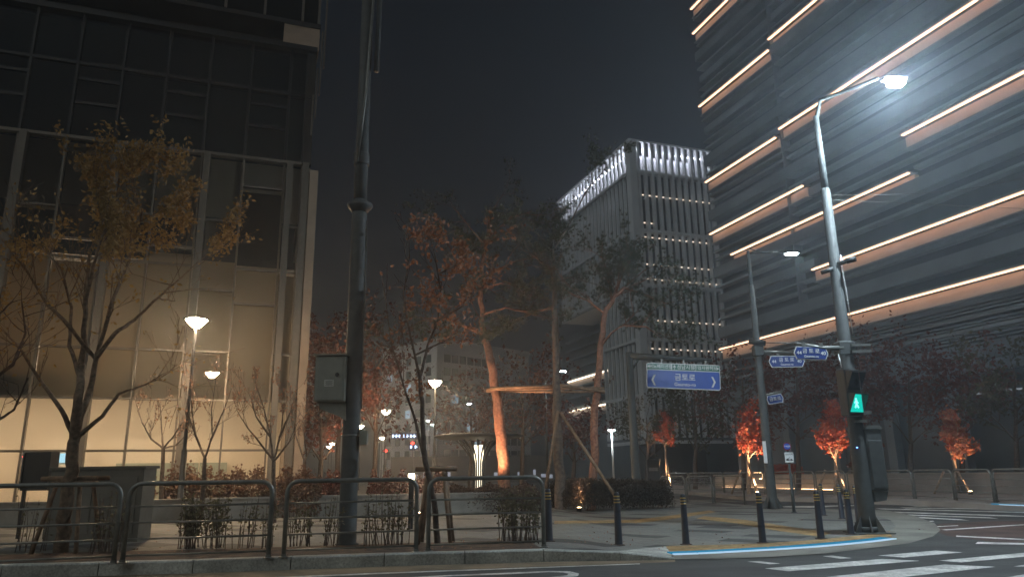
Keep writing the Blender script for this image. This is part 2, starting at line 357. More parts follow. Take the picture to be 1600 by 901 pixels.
wl.quad(G(1524, 848.6, .012), G(1640, 851, .012), G(1640, 848.6, .012), G(1528, 845.6, .012))
wl.quad(G(1196, 790.8, .012), G(1262, 792.4, .012), G(1340, 789.4, .012), G(1338, 788.4, .012))
for x0, x1, yy in [(1090, 1160, 771), (1180, 1290, 777.5), (1310, 1420, 784)]:
    wl.quad(G(x0, yy, .008), G(x1, yy + 1.5, .008), G(x1, yy + .7, .008), G(x0, yy - .8, .008))
S(wl.build('road_markings', whitepaint))
S(MB().poly([G(*p, 0.004) for p in [(1452, 824), (1478, 836), (1640, 858), (1640, 812), (1560, 813), (1470, 817)]]).build('bus_lane_asphalt', redasphalt))
# tactile strips
ts = MB()
def strip(a, b):
    for i in range(len(a) - 1):
        for k in range(6):
            l = lambda u, v, t: (u[0] + (v[0] - u[0]) * t, u[1] + (v[1] - u[1]) * t)
            ts.quad(*[G(*q) + ZV * .008 for q in (l(a[i], a[i + 1], k / 6), l(a[i], a[i + 1], (k + 1) / 6), l(b[i], b[i + 1], (k + 1) / 6), l(b[i], b[i + 1], k / 6))])
strip([(866, 818), (960, 816.5), (1000, 816.4), (1060, 809), (1120, 799.5)], [(866, 813.5), (960, 812.5), (988, 812), (1045, 805.5), (1108, 797)])
strip([(1088, 810), (1150, 817), (1215, 829), (1280, 838)], [(1100, 806), (1165, 812), (1228, 821.5), (1300, 833)])
S(ts.build('tactile_strip', yellowtile))
# tree-pit soil strip behind the fence
so = MB()
for i in range(4):
    a, b = front[i], front[i + 1]; w = 1.5
    so.quad(up(a + kn * .195, SW + .008), up(b + kn * .195, SW + .008), up(b + kn * (.195 + w), SW + .008), up(a + kn * (.195 + w), SW + .008))
S(so.build('planting_strip_soil', dirt))
# far pavement across the side road
fp = [G(1045, 765, SW), G(1165, 775, SW), G(1300, 778, SW), G(1440, 782, SW), G(1560, 788, SW), G(1700, 793, SW), Vector((120, 30, SW)), Vector((120, 130, SW)), Vector((5, 130, SW))]
S(MB().prism([up(p, -0.01) for p in fp], ZV * (SW + .01)).build('far_pavement', mat('far_paving', (0.27, 0.25, 0.23), 0.8, var=0.2, scale=0.8)))

# LED kerb light strip
lt = T('led_kerb_strip', 'glowing blue and white light strip set in the kerb edge of the crossing corner', 'light strip', led[4])
blueglow = glow('led_blue', (0.03, 0.36, 0.66), 0.6); whglow = glow('led_white_strip', (0.55, 0.80, 1.0), .85)
for i in range(len(led) - 1):
    a, b = led[i], led[i + 1]; n = 1; d = b - a; L = d.normalized(); nn = Vector((-L.y, L.x, 0))
    if nn.y < 0: nn = -nn
    o = a + L * 0.012 + nn * 0.02; w = L * (d.length - 0.024)
    MB().obox(o + ZV * 0.004, w, nn * 0.22, ZV * 0.022).build('blue_light', blueglow, lt)
    MB().obox(o - nn * 0.10 + ZV * 0.003, w, nn * 0.09, ZV * 0.018).build('white_light', whglow, lt)
l2 = T('led_kerb_strip', 'short distant blue and white kerb light strip at the far right corner', 'light strip', G(1580, 789, SW))
for i in range(3):
    a = G(1560 + i * 26, 788 + i * 1.0, 0.19); b = G(1584 + i * 26, 789 + i * 1.0, 0.19)
    MB().obox(a, b - a, Vector((0, .35, 0)), ZV * .03).build('blue_light', blueglow, l2)
    MB().obox(a - Vector((0, .25, 0)), b - a, Vector((0, .22, 0)), ZV * .02).build('white_light', whglow, l2)

# ------------------------------------------------------------------ BUILDING A (left, glass curtain wall)
PA = D(300, 500, 27); NA = -DA
def ua(x, y):
    p = PL(x, y, PA, NA); return (p - PA).dot(DB), p.z
def PAt(u, z, out=0.0): q = PA + DB * u - DA * out; return Vector((q.x, q.y, z))
bA = T('office_building', 'glass fronted office building with lit beige ground floor behind the near fence', 'building', PAt(0, SW))
_uu = [ua(x, y)[0] for x, y in [(30, 205), (105, 215), (176, 225), (248, 232), (316, 240), (383, 248), (445, 254)]]
du = (_uu[-1] - _uu[0]) / 6; us = [_uu[0] + du * (i - 4) for i in range(11)]
uR = ua(472, 258)[0]; us.append(uR); uE = ua(497, 262)[0]
zT = [SW + 0.05, ua(400, 703)[1], ua(400, 626)[1], ua(400, 552)[1], ua(400, 476)[1], ua(400, 422)[1], ua(400, 350)[1], ua(400, 251)[1]]
zM = ua(450, 147)[1]; zTop = ua(450, 78)[1]; zUp = ua(450, 36)[1]
print('A', [round(x, 2) for x in us], [round(z, 2) for z in zT], zM, zTop, zUp, uE)
alu = mat('warm_aluminium', (0.19, 0.165, 0.135), 0.4, metal=0.4, var=0.08); darkalu = mat('dark_aluminium', (0.02, 0.02, 0.02), 0.5, var=0.1)
glassA = glassmat('window_glass', refl=0.05); glassD = glassmat('dark_window_glass', (0.5, 0.55, 0.53), 0.08)
blindm = mat('roller_blind', (0.36, 0.30, 0.22), 0.9, var=0.03, scale=0.6, trans=0.45)
blindu = mat('upper_blind', (0.10, 0.102, 0.09), 0.9, var=0.05, scale=0.4, trans=0.2)
def vary(M, a):                                                   # pane to pane difference
    t = M.node_tree; b = t.nodes['Principled BSDF']; cr = b.inputs['Base Color'].links[0].from_socket
    oi = t.nodes.new('ShaderNodeObjectInfo'); mr = t.nodes.new('ShaderNodeMapRange'); mr.inputs[3].default_value = 1 - a; mr.inputs[4].default_value = 1 + a
    t.links.new(oi.outputs['Random'], mr.inputs[0]); v = t.nodes.new('ShaderNodeVectorMath'); v.operation = 'SCALE'; t.links.new(cr, v.inputs[0]); t.links.new(mr.outputs[0], v.inputs['Scale'])
    for l in list(cr.links):
        if l.to_node != v: to = l.to_socket; t.links.new(v.outputs[0], to)
vary(blindm, .14); vary(blindu, .35)
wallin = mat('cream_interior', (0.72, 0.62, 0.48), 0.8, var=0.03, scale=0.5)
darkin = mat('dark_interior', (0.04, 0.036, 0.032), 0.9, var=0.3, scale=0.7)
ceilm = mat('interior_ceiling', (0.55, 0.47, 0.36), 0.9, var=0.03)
uL = us[0]
def slab(u0, u1, z0, z1, o0, o1, name, m_, par=bA, **k):          # o = distance out of the facade plane
    return MB().obox(PAt(u0, z0, o0), DB * (u1 - u0), -DA * (o1 - o0), ZV * (z1 - z0)).build(name, m_, par, **k)
# rooms behind
slab(uL, uR, 0.02, SW + .04, -9, -0.1, 'floor', stone)
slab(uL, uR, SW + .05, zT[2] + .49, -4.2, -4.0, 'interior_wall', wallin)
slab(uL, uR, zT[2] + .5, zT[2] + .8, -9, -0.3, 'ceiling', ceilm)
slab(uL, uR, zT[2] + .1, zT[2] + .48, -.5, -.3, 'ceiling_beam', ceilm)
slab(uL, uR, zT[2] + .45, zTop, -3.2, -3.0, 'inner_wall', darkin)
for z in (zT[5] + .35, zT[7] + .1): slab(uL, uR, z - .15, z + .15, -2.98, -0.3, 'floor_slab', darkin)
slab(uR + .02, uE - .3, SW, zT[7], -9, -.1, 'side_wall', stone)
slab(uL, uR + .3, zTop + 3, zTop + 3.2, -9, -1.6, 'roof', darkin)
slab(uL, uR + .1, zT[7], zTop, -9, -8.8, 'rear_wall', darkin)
# grey cabinet wall seen inside
for x0, x1 in ((172, 300), (302, 345)):
    a = ua(x0, 700)[0] * 1.13; b_ = ua(x1, 700)[0] * 1.13
    slab(a, b_, SW + .05, 1.95, -3.98, -3.7, 'partition', mat('grey_partition', (0.30, 0.32, 0.25), 0.6, var=0.05))
# interior lights (lit room)
il = glow('room_light', (1.0, 0.77, 0.53), 54.0)
for i in range(10):
    c = us[0] + du * (i + 0.5)
    MB().obox(PAt(c - .6, zT[2] + .42, -.6), DB * 1.2, DA * .25, ZV * .05).build('ceiling_light', il, bA)
il2 = glow('upper_room_light', (1.0, 0.74, 0.50), 55)
MB().obox(PAt(uL + 1, zT[2] + .85, -2.2), DB * (uR - uL - 1.6), DA * .4, ZV * .08).build('cove_light', il2, bA)
# exit sign glow
slab(ua(52, 690)[0], ua(52, 690)[0] + .55, 2.0, 2.35, -3.95, -3.9, 'screen', glow('screen_glow', (0.5, 0.85, 1.0), 1.2))
# glass, blinds, transoms
rng = random.Random(3)
rows = [(0, 1), (1, 2), (2, 3), (3, 4), (4, 5), (5, 6), (6, 7)]
for i in range(len(us) - 1):
    a, b_ = us[i], us[i + 1]
    odd = (i % 2 == 0)
    cuts = [zT[0], zT[1], zT[2], zT[3 if not (9 == i) else 4], zT[5] - (.9 if i in (8,) else 0), zT[6] + (1.55 if i == 9 else (0.0 if i % 2 == 0 else -1.2)), zT[7]]
    for k in range(len(cuts) - 1):
        z0, z1 = cuts[k] + .04, cuts[k + 1] - .04
        f = MB().quad(PAt(a + .05, z0, 0), PAt(b_ - .05, z0, 0), PAt(b_ - .05, z1, 0), PAt(a + .05, z1, 0)).build('window', glassA, bA)
        slab(a + .04, b_ - .04, z1, z1 + .08, -.06, .07, 'transom', alu)
    # blinds behind the middle storeys
    dark = {8: (zT[5] + .3, zT[6] + .2), 9: (zT[5] + .2, zT[6] + 1.4), 6: (zT[5], zT[6] - .3), 4: (zT[5] + .1, zT[6] - .1), 7: (zT[5] + .5, zT[6])}.get(i, (zT[5] - .1, zT[6] + .2))
    slab(a + .03, b_ - .03, zT[2] - .02, dark[0], -.25, -.24, 'blind', blindm)
    slab(a + .03, b_ - .03, dark[1], zT[7] - .05, -.25, -.24, 'blind', blindm)
    # upper dark storeys
    for z0, z1 in ((zT[7] + .12, zM - .05), (zM + .05, zTop - .05)):
        MB().quad(PAt(a + .06, z0, -.05), PAt(b_ - .06, z0, -.05), PAt(b_ - .06, z1, -.05), PAt(a + .06, z1, -.05)).build('window', glassD, bA)
    if i % 2 == 1:
        for z in (zT[7] + 1.5, zT[7] + 2.5): slab(a + .06, b_ - .06, z, z + .12, -.12, .0, 'vent_frame', darkalu)
for i in range(len(us) - 1):
    slab(us[i] + .01, us[i + 1] - .01, zT[7] + .1, zM - .02, -.35, -.33, 'blind', blindu)
    slab(us[i] + .01, us[i + 1] - .01, zM + .02, zTop - .1, -.35, -.33, 'blind', blindu)
for i, u in enumerate(us):
    slab(u - .035, u + .035, zT[0], zT[7], -.1, .10, 'mullion', alu)
    slab(u - .045, u + .045, zT[7] + .1, zTop, -.1, .06, 'mullion', darkalu)
    if i % 2 == 0 and i < 11:                                     # projecting double fins
        slab(u + .09, u + .33, SW, zT[7] + .02, -.1, .28, 'fin', mat('fin_metal', (0.16, 0.14, 0.115), 0.45, metal=0.3, var=0.06))
slab(uL, uR, zT[7] - .02, zT[7] + .10, -.1, .16, 'ledge', alu)
slab(uL, uR + .2, zM - .06, zM + .06, -.1, .06, 'transom', darkalu)
slab(uL, uR + .35, zTop, zTop + .22, -.5, .22, 'ledge', darkalu)
slab(uR + .02, uR + .28, SW, zT[7] + .1, -.3, .22, 'corner_fin', alu)
slab(uR + .32, uE, SW, zT[7] - .25, -2.0, .30, 'corner_pier', stone)
slab(uR + .05, uR + .35, zT[7] + .1, zTop, -9, -.02, 'corner_panel', darkin)
# recessed terrace band + stone corner + storey above
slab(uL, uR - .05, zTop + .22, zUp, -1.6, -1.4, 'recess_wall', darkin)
uS = ua(443, 60)[0]
slab(uS, uR + .42, zTop + .23, zUp - .02, -3.0, -.05, 'stone_corner', mat('corner_stone', (0.42, 0.31, 0.22), 0.8, var=0.15, scale=1.2, bump=.2))
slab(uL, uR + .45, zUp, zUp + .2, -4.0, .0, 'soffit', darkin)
for i in range(len(us)):
    u = us[i] + .35
    slab(u - .05, u + .05, zUp + .2, zUp + 7, -.1, .08, 'mullion', alu)
slab(uL, uR + .4, zUp + .2, zUp + 7, -.2, -.12, 'upper_glazing', mat('black_glazing', (0.006, 0.006, 0.006), 0.15))
for k, (dz0, dz1) in enumerate(((-1.9, 7), (-3.2, -.2), (-4.3, -2.0), (-5.2, -3.3))):
    slab(uR + .62 - k * .12, uR + .68 - k * .12, zUp + dz0, zUp + dz1, -.1, .14, 'edge_fin', alu)

# ------------------------------------------------------------------ BUILDING B (right, louvred with light strips)
PB = D(1130, 545, 68)
def ub(x, y):
    p = PL(x, y, PB, DB); return (p - PB).dot(-DA), p.z
def PBt(u, z, out=0.0): q = PB - DA * u - DB * out; return Vector((q.x, q.y, z))
bB = T('louvred_tower', 'tall grey louvred office tower crossed by glowing peach light strips', 'building', PBt(0, 0))
HB = 60.0; LB = 62.0
louvm = mat('louvre_metal', (0.24, 0.275, 0.295), 0.5, metal=0.25, var=0.1, scale=0.5)
spanm = mat('spandrel_metal', (0.19, 0.225, 0.25), 0.45, metal=0.25, var=0.15, scale=0.3)
glB = mat('tower_glass', (0.085, 0.105, 0.12), 0.3, var=0.3, scale=0.2)
def sB(u0, u1, z0, z1, o0, o1, name, m_): return MB().obox(PBt(u0, z0, o0), -DA * (u1 - u0), -DB * (o1 - o0), ZV * (z1 - z0)).build(name, m_, bB)
sB(0, LB, 0, HB, -30, -.6, 'wall', glB)
strips = [((1078, 25), (1112, 0)), ((1082, 62), (1155, 0)), ((1092, 175), (1208, 80)), ((1206, 66), (1290, 0)), ((1102, 290), (1220, 218)), ((1223, 205), (1545, 0)),
          ((1110, 370), (1263, 293)), ((1148, 402), (1430, 270)), ((1416, 215), (1600, 122)), ((1275, 423), (1600, 308)), ((1128, 546), (1600, 425))]
peach = glow('peach_strip', (1.0, 0.56, 0.34), 3.4)
bandm = mat('peach_band', (0.62, 0.50, 0.42), 0.6, var=0.05, scale=0.7)
segs = []
for k, (p, q) in enumerate(strips):
    (u0, z0), (u1, z1) = ub(*p), ub(*q)
    if p[0] < 1131 and k != 7: u0 = 0
    if q[0] >= 1600: u1 = LB - 8
    if q[1] == 0: u1 = min(LB - 8, u1 + 6)
    z = (z0 * (1 if k in (0, 1, 3, 5) else .5) + z1 * (0 if k in (0, 1, 3, 5) else .5)); segs.append((u0, u1, z))
    print('strip', k, round(u0, 1), round(u1, 1), round(z0, 1), round(z1, 1))
for u0, u1, z in segs:
    sB(u0, u1, z - .85, z - .02, -.3, .10, 'light_band', bandm)
    sB(u0, u1, z + .14, z + .26, -.3, .66, 'hood', spanm)
    sB(u0 + .1, u1 - .1, z + .03, z + .10, .36, .56, 'light_strip', peach)
    sB(u0, u1, z - .97, z - .87, -.3, .34, 'ledge', louvm)
z = 7.6; k = 0
rb_ = random.Random(5)
while z < HB:
    busy = [s for s in segs if s[2] - 1.1 < z < s[2] + .42]
    if not any(s[0] < 5 and s[1] > 40 for s in busy):
        kind = k % 5; th = (.95, .22, .14, .7, .2)[kind]; out = (.40, .10, .22, .05, .25)[kind]
        cuts = [(0, LB)]
        for s in busy:
            nc = []
            for a, b_ in cuts:
                if s[0] > a: nc.append((a, min(b_, s[0] - .02)))
                if s[1] < b_: nc.append((max(a, s[1] + .02), b_))
            cuts = nc
        for a, b_ in cuts:
            if b_ - a > .5: sB(a, b_, z, z + th, -.55, out, 'louvre', spanm if kind in (0, 3) else louvm)
    z += (1.75, .75, .95, 1.35, 1.0)[k % 5]; k += 1
jt = ub(1208, 70)[0]
sB(jt, jt + .12, 14, HB, -.5, .40, 'joint_post', spanm)
# fine louvre field under the lowest strip and on the mid storeys at right
for i in range(16): sB(6 if i > 4 else 18, LB, 7.9 + i * .22, 7.98 + i * .22, -.5, .02, 'fine_louvre', louvm)
# ground storey: dark glazing and columns
sB(-.2, LB, 6.9, 7.5, -.6, .5, 'canopy_edge', spanm)
for i in range(12): sB(2 + i * 5.2, 2.7 + i * 5.2, 0, 6.9, -.55, .1, 'column', spanm)
for i in range(7): sB(22 + i * 2.2, 23.4 + i * 2.2, 5.6, 5.7, -.4, -.3, 'soffit_light', glow('soffit_dim', (.8, .9, 1), .25))

# ------------------------------------------------------------------ TOWER C (fins, lit crown)
PC = D(983, 217, 110); zC = PC.z
wR = (PL(1106, 237, PC, DA) - PC).dot(DB); wL = (PL(873, 318, PC, DB) - PC).dot(DA); uN = (PL(940, 480, PC, DB) - PC).dot(DA); zN = PL(882, 500, PC, DB).z
print('C', wR, wL, uN, zC, zN)
bC = T('finned_tower', 'slender office tower wrapped in pale vertical fins with a white lit crown', 'building', (PC.x, PC.y, 0))
P0 = Vector((PC.x, PC.y, 0))
finm = mat('fin_pale', (0.64, 0.67, 0.69), 0.5, metal=0.15, var=0.06, scale=0.3)
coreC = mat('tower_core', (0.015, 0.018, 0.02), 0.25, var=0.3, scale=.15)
zK = PL(1030, 272, PC, DA).z
z0C = 6.3
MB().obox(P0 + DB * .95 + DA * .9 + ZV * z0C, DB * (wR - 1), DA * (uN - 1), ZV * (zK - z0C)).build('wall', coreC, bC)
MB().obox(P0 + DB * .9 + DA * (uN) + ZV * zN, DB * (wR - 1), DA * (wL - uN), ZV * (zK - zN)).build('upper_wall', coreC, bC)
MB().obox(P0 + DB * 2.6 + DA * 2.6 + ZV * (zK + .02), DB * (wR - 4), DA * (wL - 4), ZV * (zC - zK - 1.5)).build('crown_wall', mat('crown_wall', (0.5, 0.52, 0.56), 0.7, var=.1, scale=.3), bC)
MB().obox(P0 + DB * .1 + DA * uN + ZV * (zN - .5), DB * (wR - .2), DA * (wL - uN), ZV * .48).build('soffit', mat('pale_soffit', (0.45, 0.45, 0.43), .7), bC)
MB().obox(P0 + DB * 3 + DA * 3, DB * (wR - 6), DA * (uN - 6), ZV * z0C).build('lobby_wall', darkin, bC)
MB().obox(P0 - DB * .25 - DA * .25 + ZV * (z0C - .4), DB * 1.2, DA * 1.2, ZV * (zC - z0C + .4)).build('corner_pier', finm, bC)
nR, nL = 12, 21
for i in range(1, nR + 1):
    c = P0 + DB * (wR * i / nR)
    MB().obox(c - DA * .2 + ZV * z0C, DB * .36, DA * .75, ZV * (zC - z0C)).build('fin', finm, bC)
for i in range(1, nL + 1):
    d_ = wL * i / nL; zb = z0C if d_ < uN else zN - .45
    MB().obox(P0 + DA * d_ + DB * .1 + ZV * zb, DA * .42, DB * .42, ZV * (zC - zb)).build('fin', finm, bC)
bands = [PL(1030, y, PC, DA).z for y in (272, 362, 446, 530, 617, 690)]
for j, zb in enumerate(bands):
    MB().obox(P0 + DB * 1.05 - DA * .12 + ZV * (zb - .2), DB * (wR - 1.1), DA * .9, ZV * .45).build('band', finm, bC)
    Lb = wL if zb > zN else uN
    MB().obox(P0 + DA * 1.05 - DB * .12 + ZV * (zb - .2), DA * (Lb - 1.1), DB * .9, ZV * .45).build('band', finm, bC)
MB().obox(P0 - DA * .24 + DB * 1 + ZV * (zC - .3), DB * (wR - .6), DA * .3, ZV * .3).build('coping', finm, bC)
MB().obox(P0 - DB * .24 + DA * 1 + ZV * (zC - .3), DA * (wL - .6), DB * .3, ZV * .3).build('coping', finm, bC)
crownl = glow('crown_light', (0.85, 0.86, 1.0), 85)
for i in range(nR):
    MB().obox(P0 + DB * (wR * i / nR + wR / nR * .62) + DA * 1.5 + ZV * (zC - 1.0), DB * .5, DA * .25, ZV * .12).build('crown_light', crownl, bC)
for i in range(nL):
    MB().obox(P0 + DA * (wL * i / nL + wL / nL * .55) + DB * 1.5 + ZV * (zC - 1.0), DA * .6, DB * .25, ZV * .12).build('crown_light', crownl, bC)
dot = glow('downlight', (1.0, 0.80, 0.62), 1.3)
for y, n in ((307, 12), (350, 3), (372, 12), (414, 12), (437, 12), (501, 12), (545, 12), (582, 12)):
    zz = PL(1030, y, PC, DA).z
    for i in range(n):
        MB().obox(P0 + DB * (wR * (i + .5) / nR - .1) + DA * .3 + ZV * zz, DB * .5, DA * .15, ZV * .18).build('downlight', dot, bC)

# ------------------------------------------------------------------ BUILDING D (far seven-storey block) and E (far louvred block)
PD = D(683, 533, 200); hd = R(45); dd = Vector((math.sin(hd), math.cos(hd), 0)); dn = Vector((-dd.y, dd.x, 0)); Dp = Vector((PD.x, PD.y, 0))
wD = (PL(826, 556, PD, dn) - PD).dot(dd); wD2 = (PL(598, 565, PD, dd) - PD).dot(dn)
bD = T('apartment_block', 'distant pale seven storey block with small square windows between the trees', 'building', Dp)
wallD = mat('pale_render', (0.66, 0.63, 0.61), 0.85, var=0.08, scale=.2)
MB().obox(Dp, dd * wD, dn * wD2, ZV * PD.z).build('wall', wallD, bD)
MB().obox(Dp - dd * .4 - dn * .4 + ZV * (PD.z + .01), dd * (wD + .8), dn * (wD2 + .8), ZV * .8).build('parapet', wallD, bD)
winD = mat('far_window', (0.012, 0.013, 0.016), 0.25, var=.3, scale=.2); litD = glow('far_window_lit', (0.55, 0.80, 1.0), .55)
rw = random.Random(11)
for fl in range(9):
    zz = PD.z - 5.5 - fl * 3.7
    if zz < 3: break
    nw = 11 if wD > 30 else 8
    for i in range(nw):
        if i >= nw - 4 and fl < 3: continue
        m_ = litD if (fl, i) in ((3, 1), (6, 4), (7, 7), (5, 3)) else winD
        MB().obox(Dp + dd * (2.5 + i * (wD - 5) / nw) - dn * .12 + ZV * zz, dd * 2.3, dn * .2, ZV * 2.2).build('window', m_, bD)
    for i in range(5):
        m_ = litD if (fl, i) in ((2, 2), (4, 2), (1, 4)) else winD
        MB().obox(Dp + dn * (2.5 + i * (abs(wD2) - 3) / 5 * (1 if wD2 > 0 else -1)) - dd * .12 + ZV * zz, dn * 2.2, dd * .2, ZV * 2.2).build('window', m_, bD)
print('D', wD, wD2, PD.z)
# shop signs below
sg = glow('shop_sign_letters', (0.55, 0.7, 1.0), 3.0)
for nm, pts, lab in (('upper', [(613, 624), (630, 636), (641, 651)], 'distant glowing blue white shop sign, the wider upper one left of the warm lamp'), ('lower', [(641, 646), (648, 653)], 'small distant white shop sign just below the wider blue one')):
    yy = 681 if nm == 'upper' else 698
    o = D(pts[0][0], yy, 120); e = T('shop_sign', lab, 'sign', o, 'far shop signs')
    a = D(pts[0][0] - 2, yy + 5, 120.3); b_ = D(pts[-1][1] + 2, yy + 5, 120.3)
    MB().obox(a, b_ - a, Vector((0, .2, 0)), ZV * 1.1).build('panel', mat('sign_panel_dark', (.01, .015, .06), .5), e)
    for x0, x1 in pts:
        x = x0
        while x < x1:
            p = D(x, yy + 2.2, 120.1)
            MB().obox(p, Vector((.22, 0, 0)), Vector((0, .08, 0)), ZV * .5).build('letter_bar', sg, e)
            MB().obox(p + Vector((0, 0, .2)), Vector((.42, 0, 0)), Vector((0, .07, 0)), ZV * .12).build('letter_bar', sg, e)
            x += 5
PE = D(885, 525, 150)
bE = T('louvred_annex', 'distant louvred block with two curved white light strips behind the tied pines', 'building', (PE.x, PE.y, 0))
def PEt(u, z, o=0.0): q = PE - DA * u - DB * o; return Vector((q.x, q.y, z))
def sE(u0, u1, z0, z1, o0, o1, name, m_): return MB().obox(PEt(u0, z0, o0), -DA * (u1 - u0), -DB * (o1 - o0), ZV * (z1 - z0)).build(name, m_, bE)
LE = 30
sE(0, LE, 0, PE.z, -20, -.6, 'wall', glB)
zz = 12.
while zz < PE.z: sE(0, LE, zz, zz + .35, -.55, .3, 'louvre', louvm); zz += 1.9
white_strip = glow('pale_strip', (1.0, .82, .62), 5)
for (x, y) in ((889, 598), (889, 644)):
    p = PL(x, y, PE, DB); sE(.5, LE - 1, p.z - 1.5, p.z - .1, -.3, .1, 'light_band', bandm); sE(.5, LE - 1, p.z, p.z + .2, .15, .4, 'light_strip', white_strip)

# ------------------------------------------------------------------ low walls, cabinets
def wallrun(name, pts, h, th, m_, label, cat='wall', z0=SW):
    e = T(name, label, cat, pts[0]); body = MB(); cop = MB()
    for a, b_ in zip(pts[:-1], pts[1:]):
        d = (b_ - a); n = Vector((-d.y, d.x, 0)).normalized() * th
        body.obox(up(a, z0 - .02), up(b_, 0) - up(a, 0), n, ZV * (h + .02))
        cop.obox(up(a, z0 + h + .002) - n * .12, up(b_, 0) - up(a, 0), n * 1.24, ZV * .05)
    body.build('wall_body', m_, e); cop.build('coping', mat('coping_stone', (.26, .25, .22), .8, var=.1, bump=.2), e); return e
granite = mat('granite_wall', (0.24, 0.225, 0.195), 0.75, var=0.15, scale=3, bump=.2)
wallrun('planter_wall', [G(-300, 826), G(200, 817), G(420, 809), G(640, 803), G(790, 799)], .55, .3, granite, 'low grey granite planter wall running behind the near fence panels')
# utility cabinet and info board on the left
cb = T('utility_cabinet', 'wide grey steel utility cabinet behind the leftmost fence panels', 'cabinet', G(140, 846)); c0 = G(66, 846); c1 = G(214, 846); cz = D(140, 733, c0.y).z
cm = mat('cabinet_paint', (0.12, 0.115, 0.095), 0.5, var=.08)
dv = (c1 - c0)
MB().obox(up(c0, SW), dv, Vector((0, .5, 0)), ZV * (cz - SW)).build('cabinet_body', cm, cb)
MB().obox(up(c0, cz + .003) - Vector((.04, .04, 0)), dv + Vector((.08, 0, 0)), Vector((0, .58, 0)), ZV * .05).build('lid', cm, cb)
for t_ in (.06, .53):
    MB().obox(up(c0 + dv * t_, SW + .15) - Vector((0, .018, 0)), dv * .41, Vector((0, .015, 0)), ZV * (cz - SW - .3)).build('door', mat('cabinet_door', (.135, .13, .11), .45, var=.06), cb)
MB().lathe(D(160, 752, c0.y - .02), [(.05, -.02), (.05, .02)], 10).build('lock', steel, cb)
ib = T('notice_cabinet', 'dark upright cabinet with tiny red light left of the wide grey one', 'cabinet', G(42, 842)); i0 = G(20, 842); i1 = G(62, 842); izt = D(40, 706, i0.y).z; izb = D(40, 766, i0.y).z
MB().obox(up(i0, izb), i1 - i0, Vector((0, .3, 0)), ZV * (izt - izb)).build('case', mat('case_black', (.02, .02, .02), .5), ib)
MB().obox(up(i0, izb + .02) - Vector((.02, .03, 0)), Vector((.02, 0, 0)), Vector((0, .35, 0)), ZV * (izt - izb)).build('frame', steel, ib)
for p in (i0, i1): MB().box((p.x, p.y + .15, (SW + izb) / 2), .06, .06, izb - SW).build('leg', poleblack, ib)
p = D(36, 713, i0.y - .02); MB().box(p, .035, .01, .012).build('indicator', glow('red_led', (1, .05, .03), 6), ib)

# ------------------------------------------------------------------ fences
def fence_panel(a, b_, h, label, group, rt=.034, rails=4, plain=False):
    e = T('fence_panel', label, 'fence', (a + b_) / 2, group); d = (b_ - a); L = d.length; u = d / L; z0 = a.z
    rc = .17; pts = [a, a + ZV * (h - rc)]
    for k in range(1, 6):
        w = math.pi / 2 * k / 6; pts.append(a + u * (rc * (1 - math.cos(w))) + ZV * (h - rc + rc * math.sin(w)))
    pts.append(a + u * rc + ZV * h); pts.append(b_ - u * rc + ZV * h)
    for k in range(1, 6):
        w = math.pi / 2 * k / 6; pts.append(b_ - u * (rc * (1 - math.sin(w))) + ZV * (h - rc + rc * math.cos(w)))
    pts += [b_ + ZV * (h - rc), b_]
    MB().tube(pts, rt, 10).build('frame', steel, e, True)
    for k in range(rails):
        z = h * (.09 + .205 * k)
        MB().tube([a + u * rt + ZV * z, b_ - u * rt + ZV * z], rt * .42, 8).build('rail', steel, e, True)
    if not plain:
        for p in (a, b_): MB().lathe(p, [(.075, .0), (.075, .012), (rt + .008, .016), (rt + .008, .05)], 12).build('base_plate', steel, e)
    return e
gN = 'steel fence panels along the near kerb'
def fp2(x0, y0, x1, y1): return G(x0, y0), G(x1, y1)
hN = 1.08
fence_panel(*fp2(-75, 891, 177, 880), hN, 'near steel fence panel at the left edge, in front of the grey cabinet', gN)
fence_panel(*fp2(191, 879, 419, 871), hN, 'near steel fence panel in front of the warm street lamp', gN)
fence_panel(*fp2(443, 870, 650, 862), hN, 'near steel fence panel crossed by the thick grey pole', gN)
fence_panel(*fp2(669, 861, 850, 854.5), hN, 'rightmost near steel fence panel, ending beside the first bollard', gN)
gM = 'steel fence panels at the plaza back edge'
fence_panel(*fp2(1034, 784, 1072, 784.5), 1.08, 'short middle fence panel right of the dark hedge', gM, plain=True)
fence_panel(*fp2(1075, 784.5, 1114, 785.5), 1.08, 'middle fence panel behind the third bollard', gM, plain=True)
fence_panel(*fp2(1118, 785.5, 1164, 788), 1.08, 'middle fence panel left of the slim light pole', gM, plain=True)
gF = 'steel fence panels on the far pavement'
xs = [(1036, 764), (1078, 766), (1132, 769), (1196, 772), (1242, 773), (1276, 774), (1326, 775.2), (1380, 776.6), (1430, 778.4), (1494, 781), (1556, 784.5), (1625, 788)]
labs = ['far fence panel behind the end of the dark hedge', 'far fence panel left of the brightest red tree', 'far fence panel in front of the brightest red tree', 'far fence panel behind the no parking sign pole', 'far fence panel between the sign pole and second red tree',
        'far fence panel beside the second red tree', 'far fence panel behind the traffic signal pole', 'far fence panel right of the signal control box', 'far fence panel left of the third small red tree', 'far fence panel right of the third small red tree', 'far fence panel at the right edge']
for i in range(11):
    a = G(*xs[i], SW); b_ = G(*xs[i + 1], SW); u = (b_ - a).normalized() * .06
    if labs[i]: fence_panel(a + u, b_ - u, 1.05, labs[i], gF, plain=True)

